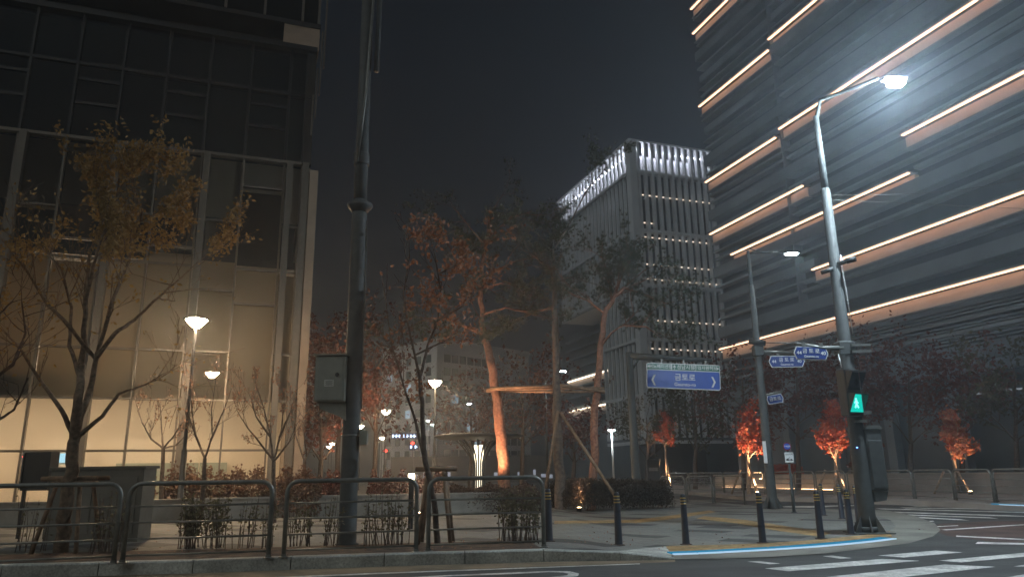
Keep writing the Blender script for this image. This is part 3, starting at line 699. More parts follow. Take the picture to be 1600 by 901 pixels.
# ------------------------------------------------------------------ bollards
def bollard(loc, label):
    e = T('bollard', label, 'bollard', loc, 'navy bollards round the crossing corner')
    MB().lathe(loc, [(.075, 0), (.074, .02), (.068, .03), (.05, .83), (.045, .86), (.03, .875), (0, .88)], 16).build('post', navy, e, True)
    for z in (.695, .745, .795): MB().lathe(loc, [(.0555 - (z - .695) * .02, z), (.0545 - (z - .695) * .02, z + .022)], 16).build('reflective_band', yellowband, e, True)
    MB().lathe(loc, [(.11, 0), (.11, .01), (.08, .018)], 14).build('base_plate', mat('rusty_base', (.06, .04, .03), .8), e)
    return e
bl = [((858, 845), 'bollard touching the right end of the near fence'), ((967, 851), 'bollard standing alone left of the yellow paving'), ((1072, 850), 'bollard at the left end of the yellow paving'),
      ((1192, 847.5), 'bollard in front of the slim light pole on the yellow paving'), ((1283, 841), 'near bollard below the no parking sign, right of the plain stretch'), ((1330, 834.5), 'bollard immediately left of the signal pole foot'),
      ((1287, 805), 'farther bollard half hidden behind the near one below the sign'), ((1316, 810), 'farther bollard left of the one by the signal pole'), ((1342, 816), 'farther bollard touching the signal pole'), ((1557, 783), 'bollard far across the side road at the right')]
b0 = None
for p, lab in bl:
    if b0 is None: b0 = bollard(G(*p), lab)
    else: copytree(b0, G(*p, SW) if p[0] > 1500 else G(*p), lab)

# ------------------------------------------------------------------ near thick pole with box
pb = G(542, 850); Yp = pb.y
tp = T('tall_utility_pole', 'thick dark grey steel pole rising out of the top of the picture', 'pole', pb)
def pz(x, y, Y): return D(x, y, Y).z
zc = pz(562, 322, Yp); zc2 = pz(566, 250, Yp); x0 = pb.x
MB().lathe(pb, [(.20, 0), (.20, .02), (.165, .03), (.155, .6), (.145, zc - SW - .35), (.14, zc - SW - .12)], 20).build('lower_shaft', darksteel, tp, True)
MB().lathe((pb.x, pb.y, zc), [(.14, -.14), (.24, -.02), (.245, .03), (.15, .08), (.13, .12)], 20).build('collar', darksteel, tp, True)
MB().lathe((pb.x, pb.y, zc), [(.128, .11), (.125, zc2 - zc), (.118, zc2 - zc + 4.6)], 18).build('upper_shaft', darksteel, tp, True)
MB().lathe((pb.x, pb.y, zc2), [(.15, -.12), (.155, -.1), (.155, .1), (.15, .12)], 18).build('clamp', darksteel, tp, True)
MB().tube([Vector((pb.x - .05, pb.y - .17, zc2 - .1)), Vector((pb.x + .08, pb.y - .19, zc2 + 1.4)), Vector((pb.x + .17, pb.y - .16, zc2 + 4))], .028, 8).build('cable_conduit', steel, tp, True)
MB().tube([Vector((pb.x + .24, pb.y - .05, zc2 + 1.9)), Vector((pb.x + .27, pb.y - .05, zc2 + 4.6))], .055, 8).build('side_tube', darksteel, tp, True)
MB().lathe((pb.x, pb.y, pz(545, 680, Yp)), [(.158, -.015), (.16, 0), (.158, .015)], 18).build('band', steel, tp, True)
MB().tube([Vector((pb.x + .17, pb.y - .02, SW + 2.3)), Vector((pb.x + .155, pb.y - .02, zc - .3))], .012, 6).build('edge_conduit', steel, tp, True)
bx0, bx1 = D(497, 558, Yp - .1), D(541, 628, Yp - .1); zt, zb = bx0.z, bx1.z; bw = bx1.x - bx0.x
eb = T('control_box', 'grey steel control box with small white notice strapped to the thick pole', 'control box', (bx0.x + bw / 2, Yp - .1, zb))
boxm = mat('box_paint', (0.25, 0.26, 0.225), 0.45, metal=.2, var=.08)
MB().bevbox((bx0.x + bw / 2, Yp - .1, (zt + zb) / 2), bw, .34, zt - zb, 0, .012).build('case', boxm, eb)
MB().bevbox((bx0.x + bw / 2 - .01, Yp - .285, (zt + zb) / 2), bw * .9, .02, (zt - zb) * .94, 0, .006).build('door', boxm, eb)
MB().box((bx0.x + bw / 2, Yp - .12, zt + .015), bw + .07, .42, .025).build('lid', boxm, eb)
q = D(514, 598, Yp - .3); st = MB().box((q.x, Yp - .299, q.z), .17, .004, .12).build('notice', mat('notice_white', (.55, .56, .52), .5, var=.1, scale=40), eb)
for i in range(5): MB().box((q.x, Yp - .3025, q.z + .035 - i * .018), .13 - .02 * (i % 2), .002, .006).build('text_line', darkin, st)
q = D(527, 585, Yp - .3); MB().tube([Vector((q.x, Yp - .30, q.z)), Vector((q.x, Yp - .325, q.z))], .036, 14).build('lock', poleblack, eb, True)
MB().prism([Vector((bx0.x + .05, Yp - .15, zb - .003)), Vector((bx1.x, Yp - .15, zb - .003)), Vector((bx1.x + .02, Yp - .15, zb - .33)), Vector((bx1.x - .12, Yp - .15, zb - .25)), Vector((bx0.x + .1, Yp - .15, zb - .12))], Vector((0, .2, 0))).build('bracket', boxm, eb)
q = D(569, 683, Yp); sb = MB().bevbox((q.x, Yp - .02, q.z), .14, .14, .27, 0, .01).build('junction_box', boxm); tag(sb, 'small grey junction box low on the right of the thick pole', 'junction box')

# ------------------------------------------------------------------ warm lantern street lamps
def lantern_lamp(x, ytop, Y, label, s=1.0, gl=warmglow, base_z=SW, h=None):
    top = D(x, ytop, Y); loc = Vector((top.x, Y, base_z)); z = top.z
    e = T('street_lamp', label, 'street lamp', loc, 'warm lantern street lamps')
    H = z - base_z
    MB().lathe(loc, [(.13, 0), (.13, .05), (.085, .1), (.08, H * .34), (.055, H * .345), (.05, H * .36), (.04, H - .3), (.035, H - .18)], 12).build('pole', poleblack, e, True)
    MB().lathe((loc.x, loc.y, z), [(.08, -.16), (.13, -.14), (.28, .03), (.30, .07)], 16).build('lantern', gl, e, True)
    MB().lathe((loc.x, loc.y, z), [(.38, .075), (.38, .09), (.20, .13), (.05, .18)], 20).build('cap', poleblack, e, True)
    for k in range(4):
        w = math.pi / 4 + k * math.pi / 2; c, s_ = math.cos(w), math.sin(w)
        MB().tube([Vector((loc.x + c * .09, loc.y + s_ * .09, z - .2)), Vector((loc.x + c * .26, loc.y + s_ * .32, z + .09))], .009, 5).build('cage_bar', poleblack, e)
    return e
lantern_lamp(307, 503, 21.5, 'nearest warm lantern street lamp in front of the lit glass building')
lantern_lamp(680, 598, 34, 'warm lantern street lamp glowing above the ring canopy, second largest')
lantern_lamp(603, 643, 51, 'warm lantern street lamp between the thick pole and the ring canopy')
lantern_lamp(563, 666, 66, 'far warm lantern street lamp peeping out right beside the thick pole', gl=warmglow2)
lantern_lamp(597, 684, 88, 'far warm lantern street lamp directly below a larger one', gl=warmglow2)
lantern_lamp(519, 693, 100, 'far warm lantern street lamp left of the thick pole, right one of a pair', gl=warmglow2)
lantern_lamp(514, 698, 108, 'farthest warm lantern street lamp left of the thick pole', gl=warmglow2)
# tiny distant light points that are lamps too
def white_lamp(x, y, Y, label, poleM=darksteel, w=.35, gl=coolglow2, arm=0.9):
    p = D(x, y, Y); loc = Vector((p.x + arm, Y, SW)); e = T('led_street_lamp', label, 'street lamp', loc, 'white street lamps')
    MB().lathe(loc, [(.09, 0), (.05, p.z - SW)], 8).build('pole', poleM, e, True)
    MB().tube([Vector((loc.x, Y, p.z - .05)), Vector((p.x, Y, p.z + .06))], .03, 6).build('arm', poleM, e, True)
    MB().bevbox((p.x, Y, p.z + .05), w * 1.4, .22, .07, 0, .015).build('lamp_head', poleM, e)
    MB().box((p.x, Y, p.z), w, .18, .025).build('lens', gl, e); return e
white_lamp(880, 580, 48, 'white street lamp shining just behind the middle pine trunk', arm=-1.2)
white_lamp(955, 672, 55, 'white street lamp on a pale pole left of the finned tower foot', signwhite, .5, arm=.02)
white_lamp(733, 631, 80, 'small white street lamp left of the first pine trunk', gl=coolglow2)
for x, y, lab in ((661, 657, 'left of a pair of tiny white far street lamps left of the lantern pole'), (669, 657, 'right of a pair of tiny white far street lamps by the lantern pole'), (676, 663, 'tiny white far street lamp just below a pair')):
    white_lamp(x, y, 130, lab, gl=coolglow2, w=.5)

# ------------------------------------------------------------------ signal pole (near right)
sp = G(1358, 832); Ys = sp.y
pole = T('signal_pole', 'tall tapering steel signal pole at the plaza corner carrying signals and lamp arm', 'pole', sp)
ztop = D(1274, 182, Ys).z; zj = D(1285, 297, Ys).z
MB().lathe(sp, [(.17, .12), (.168, .3), (.105, zj - sp.z), (.085, zj - sp.z + .03)], 20).build('lower_shaft', darksteel, pole, True)
MB().lathe(sp, [(.084, zj - sp.z), (.06, ztop - sp.z)], 16).build('upper_shaft', darksteel, pole, True)
MB().lathe(sp, [(.19, 0), (.19, .10), (.175, .13)], 20).build('base_ring', darksteel, pole, True)
for k in range(6):
    w = k * math.pi / 3 + .3; c, s_ = math.cos(w), math.sin(w)
    MB().prism([sp + Vector((c * .17, s_ * .17, .01)), sp + Vector((c * .34, s_ * .34, .01)), sp + Vector((c * .17, s_ * .17, .34))], Vector((-s_, c, 0)) * .016).build('gusset', steel if k == 5 else darksteel, pole)
MB().box((sp.x, sp.y, sp.z + .01), .74, .74, .02).build('base_plate', darksteel, pole)
ptop = Vector((sp.x, sp.y, ztop)); lh = D(1397, 128, Ys - 1.6)
MB().tube([ptop - ZV * .1, ptop + Vector((.15, 0, .42)), ptop.lerp(lh, .5) + ZV * .28, lh + Vector((-.35, 0, .09))], [.06, .05, .04, .035], 10).build('lamp_arm', darksteel, pole, True)
hd_ = T('lamp_head', 'bright white road lamp head blazing high in front of the louvred tower', 'street lamp', lh)
MB().bevbox(lh + Vector((0, 0, .06)), .55, .24, .07, .1, .03).build('housing', darksteel, hd_)
MB().bevbox(lh + Vector((.03, 0, -.03)), .32, .17, .12, .1, .02).build('lens', coolglow, hd_)
# cross arms
za = D(1300, 545, Ys).z
MB().bevbox((sp.x - .02, sp.y, za), .36, .3, .30, 0, .02).build('arm_bracket', darksteel, pole)
MB().tube([Vector((sp.x - .1, Ys - .1, za)), D(1286, 543.5, Ys - .1), D(1241, 536, Ys - .1)], [.06, .045, .038], 10).build('sign_arm', steel, pole, True)
MB().tube([D(1241, 536, Ys - .1), D(1196, 535, Ys - .1)], .012, 6).build('thin_arm', steel, pole, True)
for dz in (-.06, .075):
    MB().obox(D(1331, 544.5, Ys - .2) + ZV * (dz - .02), Vector((.42, 0, 0)), Vector((0, .1, 0)), ZV * .05).build('side_bracket', steel, pole)
q = D(1287, 405, Ys)
for i, (xa, ya, xb, yb) in enumerate(((1308, 413, 1334, 404), (1283, 426, 1302, 420))):
    MB().tube([D(xa, ya, Ys - .1), D(xb, yb, Ys - .25)], .05, 10).build('camera_arm', darksteel, pole, True)
cam_ = MB().tube([D(1322, 408, Ys - .25), D(1337, 404, Ys - .3)], .065, 12).build('surveillance_camera', poleblack, None, True); tag(cam_, 'small black traffic camera on a stub arm halfway up the signal pole', 'camera')
MB().tube([Vector((sp.x + .1, Ys - .12, zj - 1.6)), Vector((sp.x + .14, Ys - .13, za + .3))], .012, 6).build('conduit', signwhite, pole, True)
MB().tube([D(1310, 553, Ys - .2), D(1315, 574, Ys - .25)], .014, 6).build('signal_hanger', signwhite, pole, True)

# road name signs
def roadsign(cx, cy_, Y, w, h, label, rot=0.0, rows=True, lefttip=True, tilt=0.0):
    c = D(cx, cy_, Y); e = T('road_name_sign', label, 'road sign', c, 'blue road name signs')
    ux = Vector((math.cos(rot) * math.cos(tilt), math.sin(rot) * math.cos(tilt), -math.sin(tilt))); uz = Vector((math.sin(tilt) * math.cos(rot), 0, math.cos(tilt)))
    n = ux.cross(uz); k = w * .075
    def hexa(s, off):
        W_, H_ = w / 2 - s, h / 2 - s
        return [c + ux * (-W_) + n * off, c + ux * (-W_ + k) + uz * -H_ + n * off, c + ux * (W_ - k) + uz * -H_ + n * off, c + ux * W_ + n * off, c + ux * (W_ - k) + uz * H_ + n * off, c + ux * (-W_ + k) + uz * H_ + n * off]
    MB().prism(hexa(0, .012), n * -.03).build('border_plate', signwhite, e)
    MB().prism(hexa(h * .055, .016), n * -.02).build('blue_face', signnavy, e)
    if rows:
        lettering('금 토 로', h * .40, c + uz * h * .14 + n * .02, ux, uz, signwhite, e, 'lettering', .002)
        lettering('Geumto-ro', h * .24, c - uz * h * .26 + n * .02, ux, uz, signwhite, e, 'lettering', .002)
        lettering('44', h * .38, c - ux * w * .35 + uz * .0 + n * .02, ux, uz, signwhite, e, 'number', .002)
        lettering('40', h * .38, c + ux * w * .35 - uz * .0 + n * .02, ux, uz, signwhite, e, 'number', .002)
    else:
        lettering('금토로', h * .5, c + n * .02, ux, uz, signwhite, e, 'lettering', .002)
    for s_ in (-.25, .25): MB().obox(c + ux * (w * s_) + uz * (h / 2) - n * .01, ux * .08, n * .03, ZV * .09).build('hanger', steel, e)
    return e
pz_ = 55 / 1144
roadsign(1267, 551.5, Ys - .12, 55 * Ys / 1180, 21 * Ys / 1180, 'front blue road name sign hanging from the signal pole arm', tilt=.045)

# pedestrian signal
q0 = D(1323, 577, Ys - .3); q1 = D(1323, 650, Ys - .3); cx_ = q0.x; hw = 34 * Ys / 1180
ps = T('pedestrian_signal', 'two part pedestrian signal showing a cyan green walk light on the signal pole', 'traffic signal', (cx_, Ys - .3, q1.z))
hh = (q0.z - q1.z); rz_ = R(28)
MB().bevbox((cx_, Ys - .3, q1.z + hh * .5), hw, .22, hh, rz_, .02).build('housing', poleblack, ps)
fn = Vector((math.sin(rz_), -math.cos(rz_), 0)); fx = Vector((math.cos(rz_), math.sin(rz_), 0))
for k in (0, 1):
    zc_ = q1.z + hh * (.27 + .47 * k); o = Vector((cx_, Ys - .3, zc_)) + fn * .113
    MB().obox(o - fx * hw * .42 - ZV * hh * .19, fx * hw * .84, fn * .012, ZV * hh * .38).build('lens', mat('signal_dark_lens', (.02, .025, .03), .2) if k else glow('walk_light', (0.0, .62, .50), 1.0), ps)
    # visor: sloped hood
    a = o + fn * .013 - fx * hw * .47; b_ = o + fn * .013 + fx * hw * .47
    MB().prism([a + ZV * hh * .215, a + ZV * hh * .2, a + fn * .17 + ZV * hh * .17, a + fn * .17 + ZV * hh * .19], b_ - a).build('visor', poleblack, ps)
    for s_ in (a, b_): MB().prism([s_ + ZV * hh * .21, s_ - ZV * hh * .17, s_ + fn * .16 + ZV * hh * .17], fx * .01).build('visor_side', poleblack, ps)
    if k == 0:
        wm = glow('walk_figure', (.25, 1.0, .85), 2.2); b0_ = o + fn * .016
        MB().lathe(b0_ + ZV * .085 - fx * .0, [(.0, -.02), (.02, -.01), (.02, .01), (.0, .02)], 8).build('figure_head', wm, ps)
        MB().tube([b0_ + ZV * .06, b0_ - ZV * .01], .02, 6).tube([b0_ - ZV * .01, b0_ - ZV * .10 - fx * .05], .014, 6).tube([b0_ - ZV * .01, b0_ - ZV * .10 + fx * .05], .014, 6).tube([b0_ + ZV * .05, b0_ - fx * .055 + ZV * .0], .011, 6).tube([b0_ + ZV * .05, b0_ + fx * .055 + ZV * .0], .011, 6).build('figure_body', wm, ps)
MB().obox(Vector((cx_ + hw * .45, Ys - .2, q1.z + .05)), Vector((.25, 0, 0)), Vector((0, .1, 0)), ZV * .06).build('bracket', steel, ps)
MB().obox(Vector((cx_ + hw * .2, Ys - .2, q1.z - .12)), Vector((.25, 0, 0)), Vector((0, .1, 0)), ZV * .05).build('bracket', steel, ps)
q = D(1356, 557, 60); rs = T('traffic_signal', 'distant red traffic light right of the signal pole arm', 'traffic signal', (q.x, 60, SW))
MB().lathe((q.x - .6, 60, SW), [(.1, 0), (.07, q.z - SW)], 8).build('pole', poleblack, rs, True)
MB().bevbox((q.x, 60, q.z), .8, .25, .5, 0, .03).build('housing', poleblack, rs); MB().lathe((q.x, 59.8, q.z), [(.0, -.16), (.16, -.05), (.16, .05), (0, .16)], 10).build('red_lens', glow('red_light', (1, .06, .04), 6), rs, True)
# control box low on the signal pole
q0 = D(1364, 669, Ys - .05); q1 = D(1364, 781, Ys - .05)
rb2 = T('control_box', 'tall dark controller cabinet mounted low on the signal pole', 'control box', (q0.x + .15, Ys, q1.z))
H_ = q0.z - q1.z; w_ = .34; cxx = (sp.x + .29)
MB().bevbox((cxx, Ys, q1.z + H_ * .56), w_, .30, H_ * .86, 0, .025).build('case', darksteel, rb2)
MB().prism([Vector((cxx - w_ / 2 + .02, Ys - .14, q1.z + H_ * .125)), Vector((cxx + w_ / 2 - .02, Ys - .14, q1.z + H_ * .125)), Vector((cxx + w_ / 2 - .08, Ys - .14, q1.z)), Vector((cxx - w_ / 2 + .04, Ys - .14, q1.z - .03))], Vector((0, .27, 0))).build('lower_shroud', darksteel, rb2)
MB().prism([Vector((cxx - w_ / 2 - .01, Ys - .17, q1.z + H_ * .992)), Vector((cxx + w_ / 2 + .02, Ys - .17, q1.z + H_ * .992)), Vector((cxx + w_ / 2 - .03, Ys - .17, q1.z + H_ * 1.04)), Vector((cxx - w_ / 2 + .03, Ys - .17, q1.z + H_ * 1.04))], Vector((0, .34, 0))).build('lid', steel, rb2)
MB().box((cxx - .02, Ys - .155, q1.z + H_ * .6), .09, .008, .16).build('sticker', steel, rb2)
MB().bevbox((cxx - .0, Ys - .16, q1.z + H_ * .5), w_ * .82, .02, H_ * .66, 0, .006).build('door', darksteel, rb2)
pl_ = MB().box((sp.x - .1, Ys - .17, D(1339, 699, Ys).z), .03, .01, .02).build('indicator', glow('blue_led', (.15, .3, 1), 6), pole)

# ------------------------------------------------------------------ second light pole
s2 = G(1208, 794); Y2 = s2.y
p2 = T('light_pole', 'slim leaning steel light pole with brackets left of the signal pole', 'pole', s2)
zt2 = D(1160, 392, Y2).z; zj2 = D(1166, 448, Y2).z
MB().lathe(s2, [(.20, .0), (.20, .03), (.17, .05), (.165, .5), (.10, zj2 - s2.z), (.075, zj2 - s2.z + .05)], 16).build('lower_shaft', darksteel, p2, True)
MB().lathe(s2, [(.07, zj2 - s2.z), (.055, zt2 - s2.z)], 12).build('upper_shaft', darksteel, p2, True)
for k in range(5):
    w = k * 2 * math.pi / 5; c, s_ = math.cos(w), math.sin(w)
    MB().prism([s2 + Vector((c * .17, s_ * .17, .01)), s2 + Vector((c * .36, s_ * .36, .01)), s2 + Vector((c * .17, s_ * .17, .4))], Vector((-s_, c, 0)) * .02).build('gusset', darksteel, p2)
hl = D(1237, 397, Y2)
MB().tube([Vector((s2.x, Y2, zt2 - .1)), hl + Vector((-.2, 0, .12))], .03, 8).build('lamp_arm', darksteel, p2, True)
MB().tube([Vector((s2.x, Y2, zt2 + .1)), Vector((s2.x + .6, Y2, zt2 - .08))], .02, 6).build('stay', darksteel, p2, True)
l3 = T('lamp_head', 'smaller white road lamp head between the two tall poles', 'street lamp', hl, 'white street lamps')
MB().bevbox(hl + Vector((0, 0, .06)), .62, .25, .07, 0, .02).build('housing', darksteel, l3)
MB().bevbox(hl + Vector((0, 0, -.0)), .40, .18, .04, 0, .01).build('lens', glow('led_mid', (.85, .95, 1), 500), l3)
za2 = D(1185, 549, Y2).z
MB().tube([Vector((s2.x, Y2 - .1, za2)), D(1240, 551, Y2 - .1)], .055, 10).build('sign_arm', steel, p2, True)
MB().bevbox((s2.x, Y2 - .02, za2 + .03), .34, .34, .40, 0, .03).build('arm_bracket', darksteel, p2)
MB().tube([D(1170, 533, Y2 - .2), D(1196, 536, Y2 - .3)], .10, 10).build('camera_housing', poleblack, p2, True)
roadsign(1229, 564.5, Y2 - .15, 58 * Y2 / 1180, 18.5 * Y2 / 1180, 'rear blue road name sign hanging from the slim light pole arm')
MB().tube([D(1184, 620, Y2), D(1223, 611, Y2)], .04, 8).build('lower_arm', steel, p2, True)
roadsign(1211, 623, Y2 + .5, 27 * Y2 / 1180, 14 * Y2 / 1180, 'small dim blue road sign lower on the slim light pole', rows=False, tilt=-.12)
MB().box((s2.x - .16, Y2 - .2, D(1196, 706, Y2).z), .12, .02, .75).build('vertical_notice', signwhite, p2)
MB().tube([D(1172, 462, Y2), D(1192, 471, Y2)], .018, 6).build('peg', steel, p2, True)

# ------------------------------------------------------------------ no-parking sign
np_ = G(1241, 800); Yn = np_.y
ns = T('no_parking_sign', 'round blue and red no parking sign above a white tow truck plate', 'road sign', np_)
zt_ = D(1232, 692, Yn).z; zd = D(1232, 697, Yn).z; zpl = D(1234, 714, Yn).z
MB().lathe(np_, [(.055, 0), (.05, .9), (.035, .92), (.032, zt_ - np_.z - .1)], 10).build('post', darksteel, ns, True)
MB().lathe(np_, [(.09, 0), (.09, .02)], 10).build('base_plate', darksteel, ns)
cx2 = np_.x - .03
def disc(r_, y, m_, name, par, n=24): return MB().tube([Vector((cx2, y, zd)), Vector((cx2, y + .012, zd))], r_, n).build(name, m_, par)
disc(.125, Yn - .06, mat('sign_red', (.30, .02, .03), .4), 'red_ring', ns); disc(.10, Yn - .066, signblue, 'blue_disc', ns)
lettering('주차금지', .055, Vector((cx2, Yn - .07, zd)), Vector((1, 0, 0)), ZV, signwhite, ns, 'lettering', .002)
MB().box((cx2 + .03, Yn - .06, zpl), .27, .012, .31).build('white_plate', signwhite, ns)
lettering('견인지역', .066, Vector((cx2 + .03, Yn - .067, zpl + .09)), Vector((1, 0, 0)), ZV, poleblack, ns, 'lettering', .002)
tb = lambda x, z: Vector((cx2 + .03 + x, Yn - .067, zpl + z))
MB().prism([tb(-.10, -.10), tb(-.10, -.055), tb(-.055, -.03), tb(-.035, -.055), tb(.0, -.06), tb(.01, -.1)], Vector((0, -.003, 0))).build('truck_symbol', poleblack, ns)
MB().prism([tb(.02, -.08), tb(.045, -.045), tb(.08, -.05), tb(.105, -.09), tb(.10, -.10), tb(.03, -.1)], Vector((0, -.003, 0))).build('car_symbol', poleblack, ns)
MB().prism([tb(-.06, -.05), tb(.015, .005), tb(.022, -.004), tb(-.05, -.06)], Vector((0, -.003, 0))).build('crane_symbol', poleblack, ns)

# ------------------------------------------------------------------ overhead guide sign
Yg = 32.0; gb = D(973, 560, Yg); gb = Vector((gb.x + .3, Yg, gh(gb.x)))
gp_ = T('sign_gantry', 'dark steel cantilever post and arm carrying the big blue guide sign', 'gantry', gb)
zg = D(975, 556, Yg).z
MB().lathe(gb, [(.22, 0), (.19, 1), (.15, zg - SW + .3)], 16).build('post', darksteel, gp_, True)
MB().tube([Vector((gb.x, Yg, zg)), D(1112, 563, Yg)], [.16, .10], 12).build('arm', darksteel, gp_, True)
MB().tube([Vector((gb.x, Yg, zg - .75)), D(998, 559, Yg)], .05, 8).build('brace', darksteel, gp_, True)
A_ = D(1010, 605.5, Yg - .25); B_ = D(1126, 610, Yg - .25); C_ = D(1009, 566, Yg - .25)
ux = (B_ - A_).normalized(); wS = (B_ - A_).length; uz = Vector((-ux.z, 0, ux.x)); hS = (C_ - A_).length; n = ux.cross(uz)
gs = T('guide_sign', 'large blue overhead guide sign with green strip pointing left and right to Geumto-ro', 'road sign', A_)
def rrect(x0, y0, x1, y1, r_, off):
    pts = []
    for (cx, cy_, a0) in ((x1 - r_, y1 - r_, 0), (x0 + r_, y1 - r_, 90), (x0 + r_, y0 + r_, 180), (x1 - r_, y0 + r_, 270)):
        for k in range(5): w = R(a0 + k * 22.5); pts.append(A_ + ux * (cx + r_ * math.cos(w)) + uz * (cy_ + r_ * math.sin(w)) + n * off)
    return pts
MB().prism(rrect(0, 0, wS, hS, .1, 0), n * .03).build('border_plate', signwhite, gs)
gy = hS * .71
MB().prism(rrect(.04, .04, wS - .04, gy, .06, .032), n * .006).build('blue_panel', signblue, gs)
third = (wS - .08) / 3
for k in range(3): MB().prism(rrect(.04 + third * k + (.0 if k == 0 else .012), gy + .035, .04 + third * (k + 1) - .012 * (k < 2), hS - .04, .02, .032), n * .006).build('green_panel', signgreen, gs)
cgy = (gy + hS) / 2
def L(t_, s_, x, y): return lettering(t_, s_, A_ + ux * x + uz * y + n * .042, ux, uz, signwhite, gs, 'lettering', .003)
L('이노베이션랩', .185, .04 + third * .56, cgy); L('성남시청', .21, .04 + third * 1.6, cgy); L('기업지원허브', .185, .04 + third * 2.42, cgy)
L('금토로', .33, wS * .52, gy * .63); L('Geumto-ro', .20, wS * .52, gy * .25)
def arrow(cx, cy_, r_, ang, name='arrow'):
    ca, sa = math.cos(ang), math.sin(ang); f = lambda x, y: A_ + ux * (cx + (x * ca - y * sa) * r_) + uz * (cy_ + (x * sa + y * ca) * r_) + n * .04
    MB().prism([f(-1, -.14), f(.1, -.14), f(-.25, -.6), f(.1, -.6), f(1, 0), f(.1, .6), f(-.25, .6), f(.1, .14), f(-1, .14)], n * .004).build(name, signwhite, gs)
arrow(.13, cgy, .1, math.pi); arrow(.04 + third * 1.13, cgy, .1, math.pi / 2); arrow(wS - .14, cgy, .1, 0)
for s_, cx in ((-1, wS * .10), (1, wS * .90)):
    f = lambda x, y: A_ + ux * (cx + s_ * x) + uz * (gy * .45 + y) + n * .04
    MB().prism([f(-.08, .23), f(-.0, .23), f(.11, 0), f(.0, -.23), f(-.08, -.23), f(.025, 0)], n * .004).build('chevron', signwhite, gs)
for t_ in (.2, .5, .8): MB().obox(A_ + ux * (wS * t_) + uz * (hS * .8) - n * .03, ux * .08, n * -.1, uz * (hS * .38)).build('hanger', steel, gs)


# ------------------------------------------------------------------ ring canopy
Yr = 32.0; rc_ = D(748, 690, Yr); rbase = Vector((rc_.x, Yr, SW)); zr = D(748, 684, Yr).z
rcn = T('ring_canopy', 'round flat canopy on a flaring column of glowing white ribs', 'shelter', rbase)
rr = 70 * Yr / 1180
cz0 = zr - SW
MB().lathe((rbase.x, rbase.y, zr), [(rr * .2, -.06), (rr * .9, -.02), (rr, .05), (rr * 1.0, .10), (rr * .9, .14)], 40).build('roof_disc', darksteel, rcn, True)
ribl = glow('rib_light', (1.0, .86, .62), 3.2)
for k in range(16):
    w = 2 * math.pi * k / 16; c, s_ = math.cos(w), math.sin(w); pts = []
    for t_ in range(9):
        h_ = t_ / 8; r_ = .22 + (.62 * max(0, (h_ - .55) / .45) ** 2.2); pts.append(rbase + Vector((c * r_, s_ * r_, h_ * (cz0 - .08))))
    MB().tube(pts, .032, 6).build('rib', darksteel, rcn, True)
    w2 = w + math.pi / 16; c, s_ = math.cos(w2), math.sin(w2)
    MB().tube([rbase + Vector((c * .175, s_ * .175, h_ * (cz0 - .2))) for h_ in (0, .5, .96)], .026, 6).build('rib_light', ribl, rcn, True)
# bollard light
q = D(643, 744, 17); pl2 = T('path_light', 'small post light glowing warm white behind the rear fence frame', 'lamp', (q.x, 17, SW))
MB().box((q.x, 17, (SW + q.z) / 2 - .05), .1, .1, q.z - SW - .1).build('post', poleblack, pl2); MB().bevbox((q.x, 17, q.z), .13, .13, .14, 0, .02).build('lantern', glow('path_light', (1, .8, .55), 18), pl2)
MB().box((q.x, 17, q.z + .085), .16, .16, .03).build('cap', poleblack, pl2)

# ------------------------------------------------------------------ TREES
def wob(rg, s): return Vector((rg.uniform(-s, s), rg.uniform(-s, s), rg.uniform(-s, s)))
def grow(mb, tips, rg, p, d, L, r_, depth, spread=.6, seg=4, upb=.15, n=6, kids=(2, 3), minr=.004):
    pts = [p.copy()]; rad = [r_]; cur = p.copy(); dr = d.normalized()
    for i in range(seg):
        dr = (dr + wob(rg, .16) + ZV * upb * .25).normalized(); cur = cur + dr * (L / seg); pts.append(cur.copy()); rad.append(max(minr, r_ * (1 - .55 * (i + 1) / seg)))
    mb.tube(pts, rad, n if r_ > .03 else 5 if r_ > .012 else 4, cap=False)
    if depth <= 0: tips.append((pts, rad)); return
    for k in range(rg.randint(*kids)):
        t_ = rg.uniform(.35, 1.0) if k else 1.0; i = min(seg, max(1, int(round(t_ * seg)))); b = pts[i]
        nd = (dr + wob(rg, spread) + ZV * upb).normalized()
        grow(mb, tips, rg, b, nd, L * rg.uniform(.55, .8), rad[i] * .8, depth - 1, spread, seg, upb, n, kids, minr)
    tips.append((pts, rad))
def leaves(rg, tips, per, size, spread, keep=lambda p: True, droop=.0):
    mb = MB()
    for pts, rad in tips:
        for _ in range(per if isinstance(per, int) else (int(per) + (rg.random() < per % 1))):
            i = rg.randrange(1, len(pts)); p = pts[i - 1].lerp(pts[i], rg.random()) + wob(rg, spread)
            if not keep(p): continue
            s_ = size * rg.uniform(.6, 1.3); a = wob(rg, 1); a.z -= droop; a.normalize(); b = a.cross(wob(rg, 1)).normalized()
            c_ = a.cross(b) * s_ * .12
            n0 = len(mb.v); mb.v += [p, p + a * s_ * .45 + b * s_ * .3 + c_, p + a * s_, p + a * s_ * .45 - b * s_ * .3 + c_]; mb.f.append((n0, n0 + 1, n0 + 2, n0 + 3))
    return mb
def pxline(pts, Y, rg=None, j=.0):
    out = []
    for i, q in enumerate(pts):
        y_ = q[2] if len(q) > 2 else Y
        out.append(D(q[0], q[1], y_ + (rg.uniform(-j, j) if rg and i else 0)))
    return out
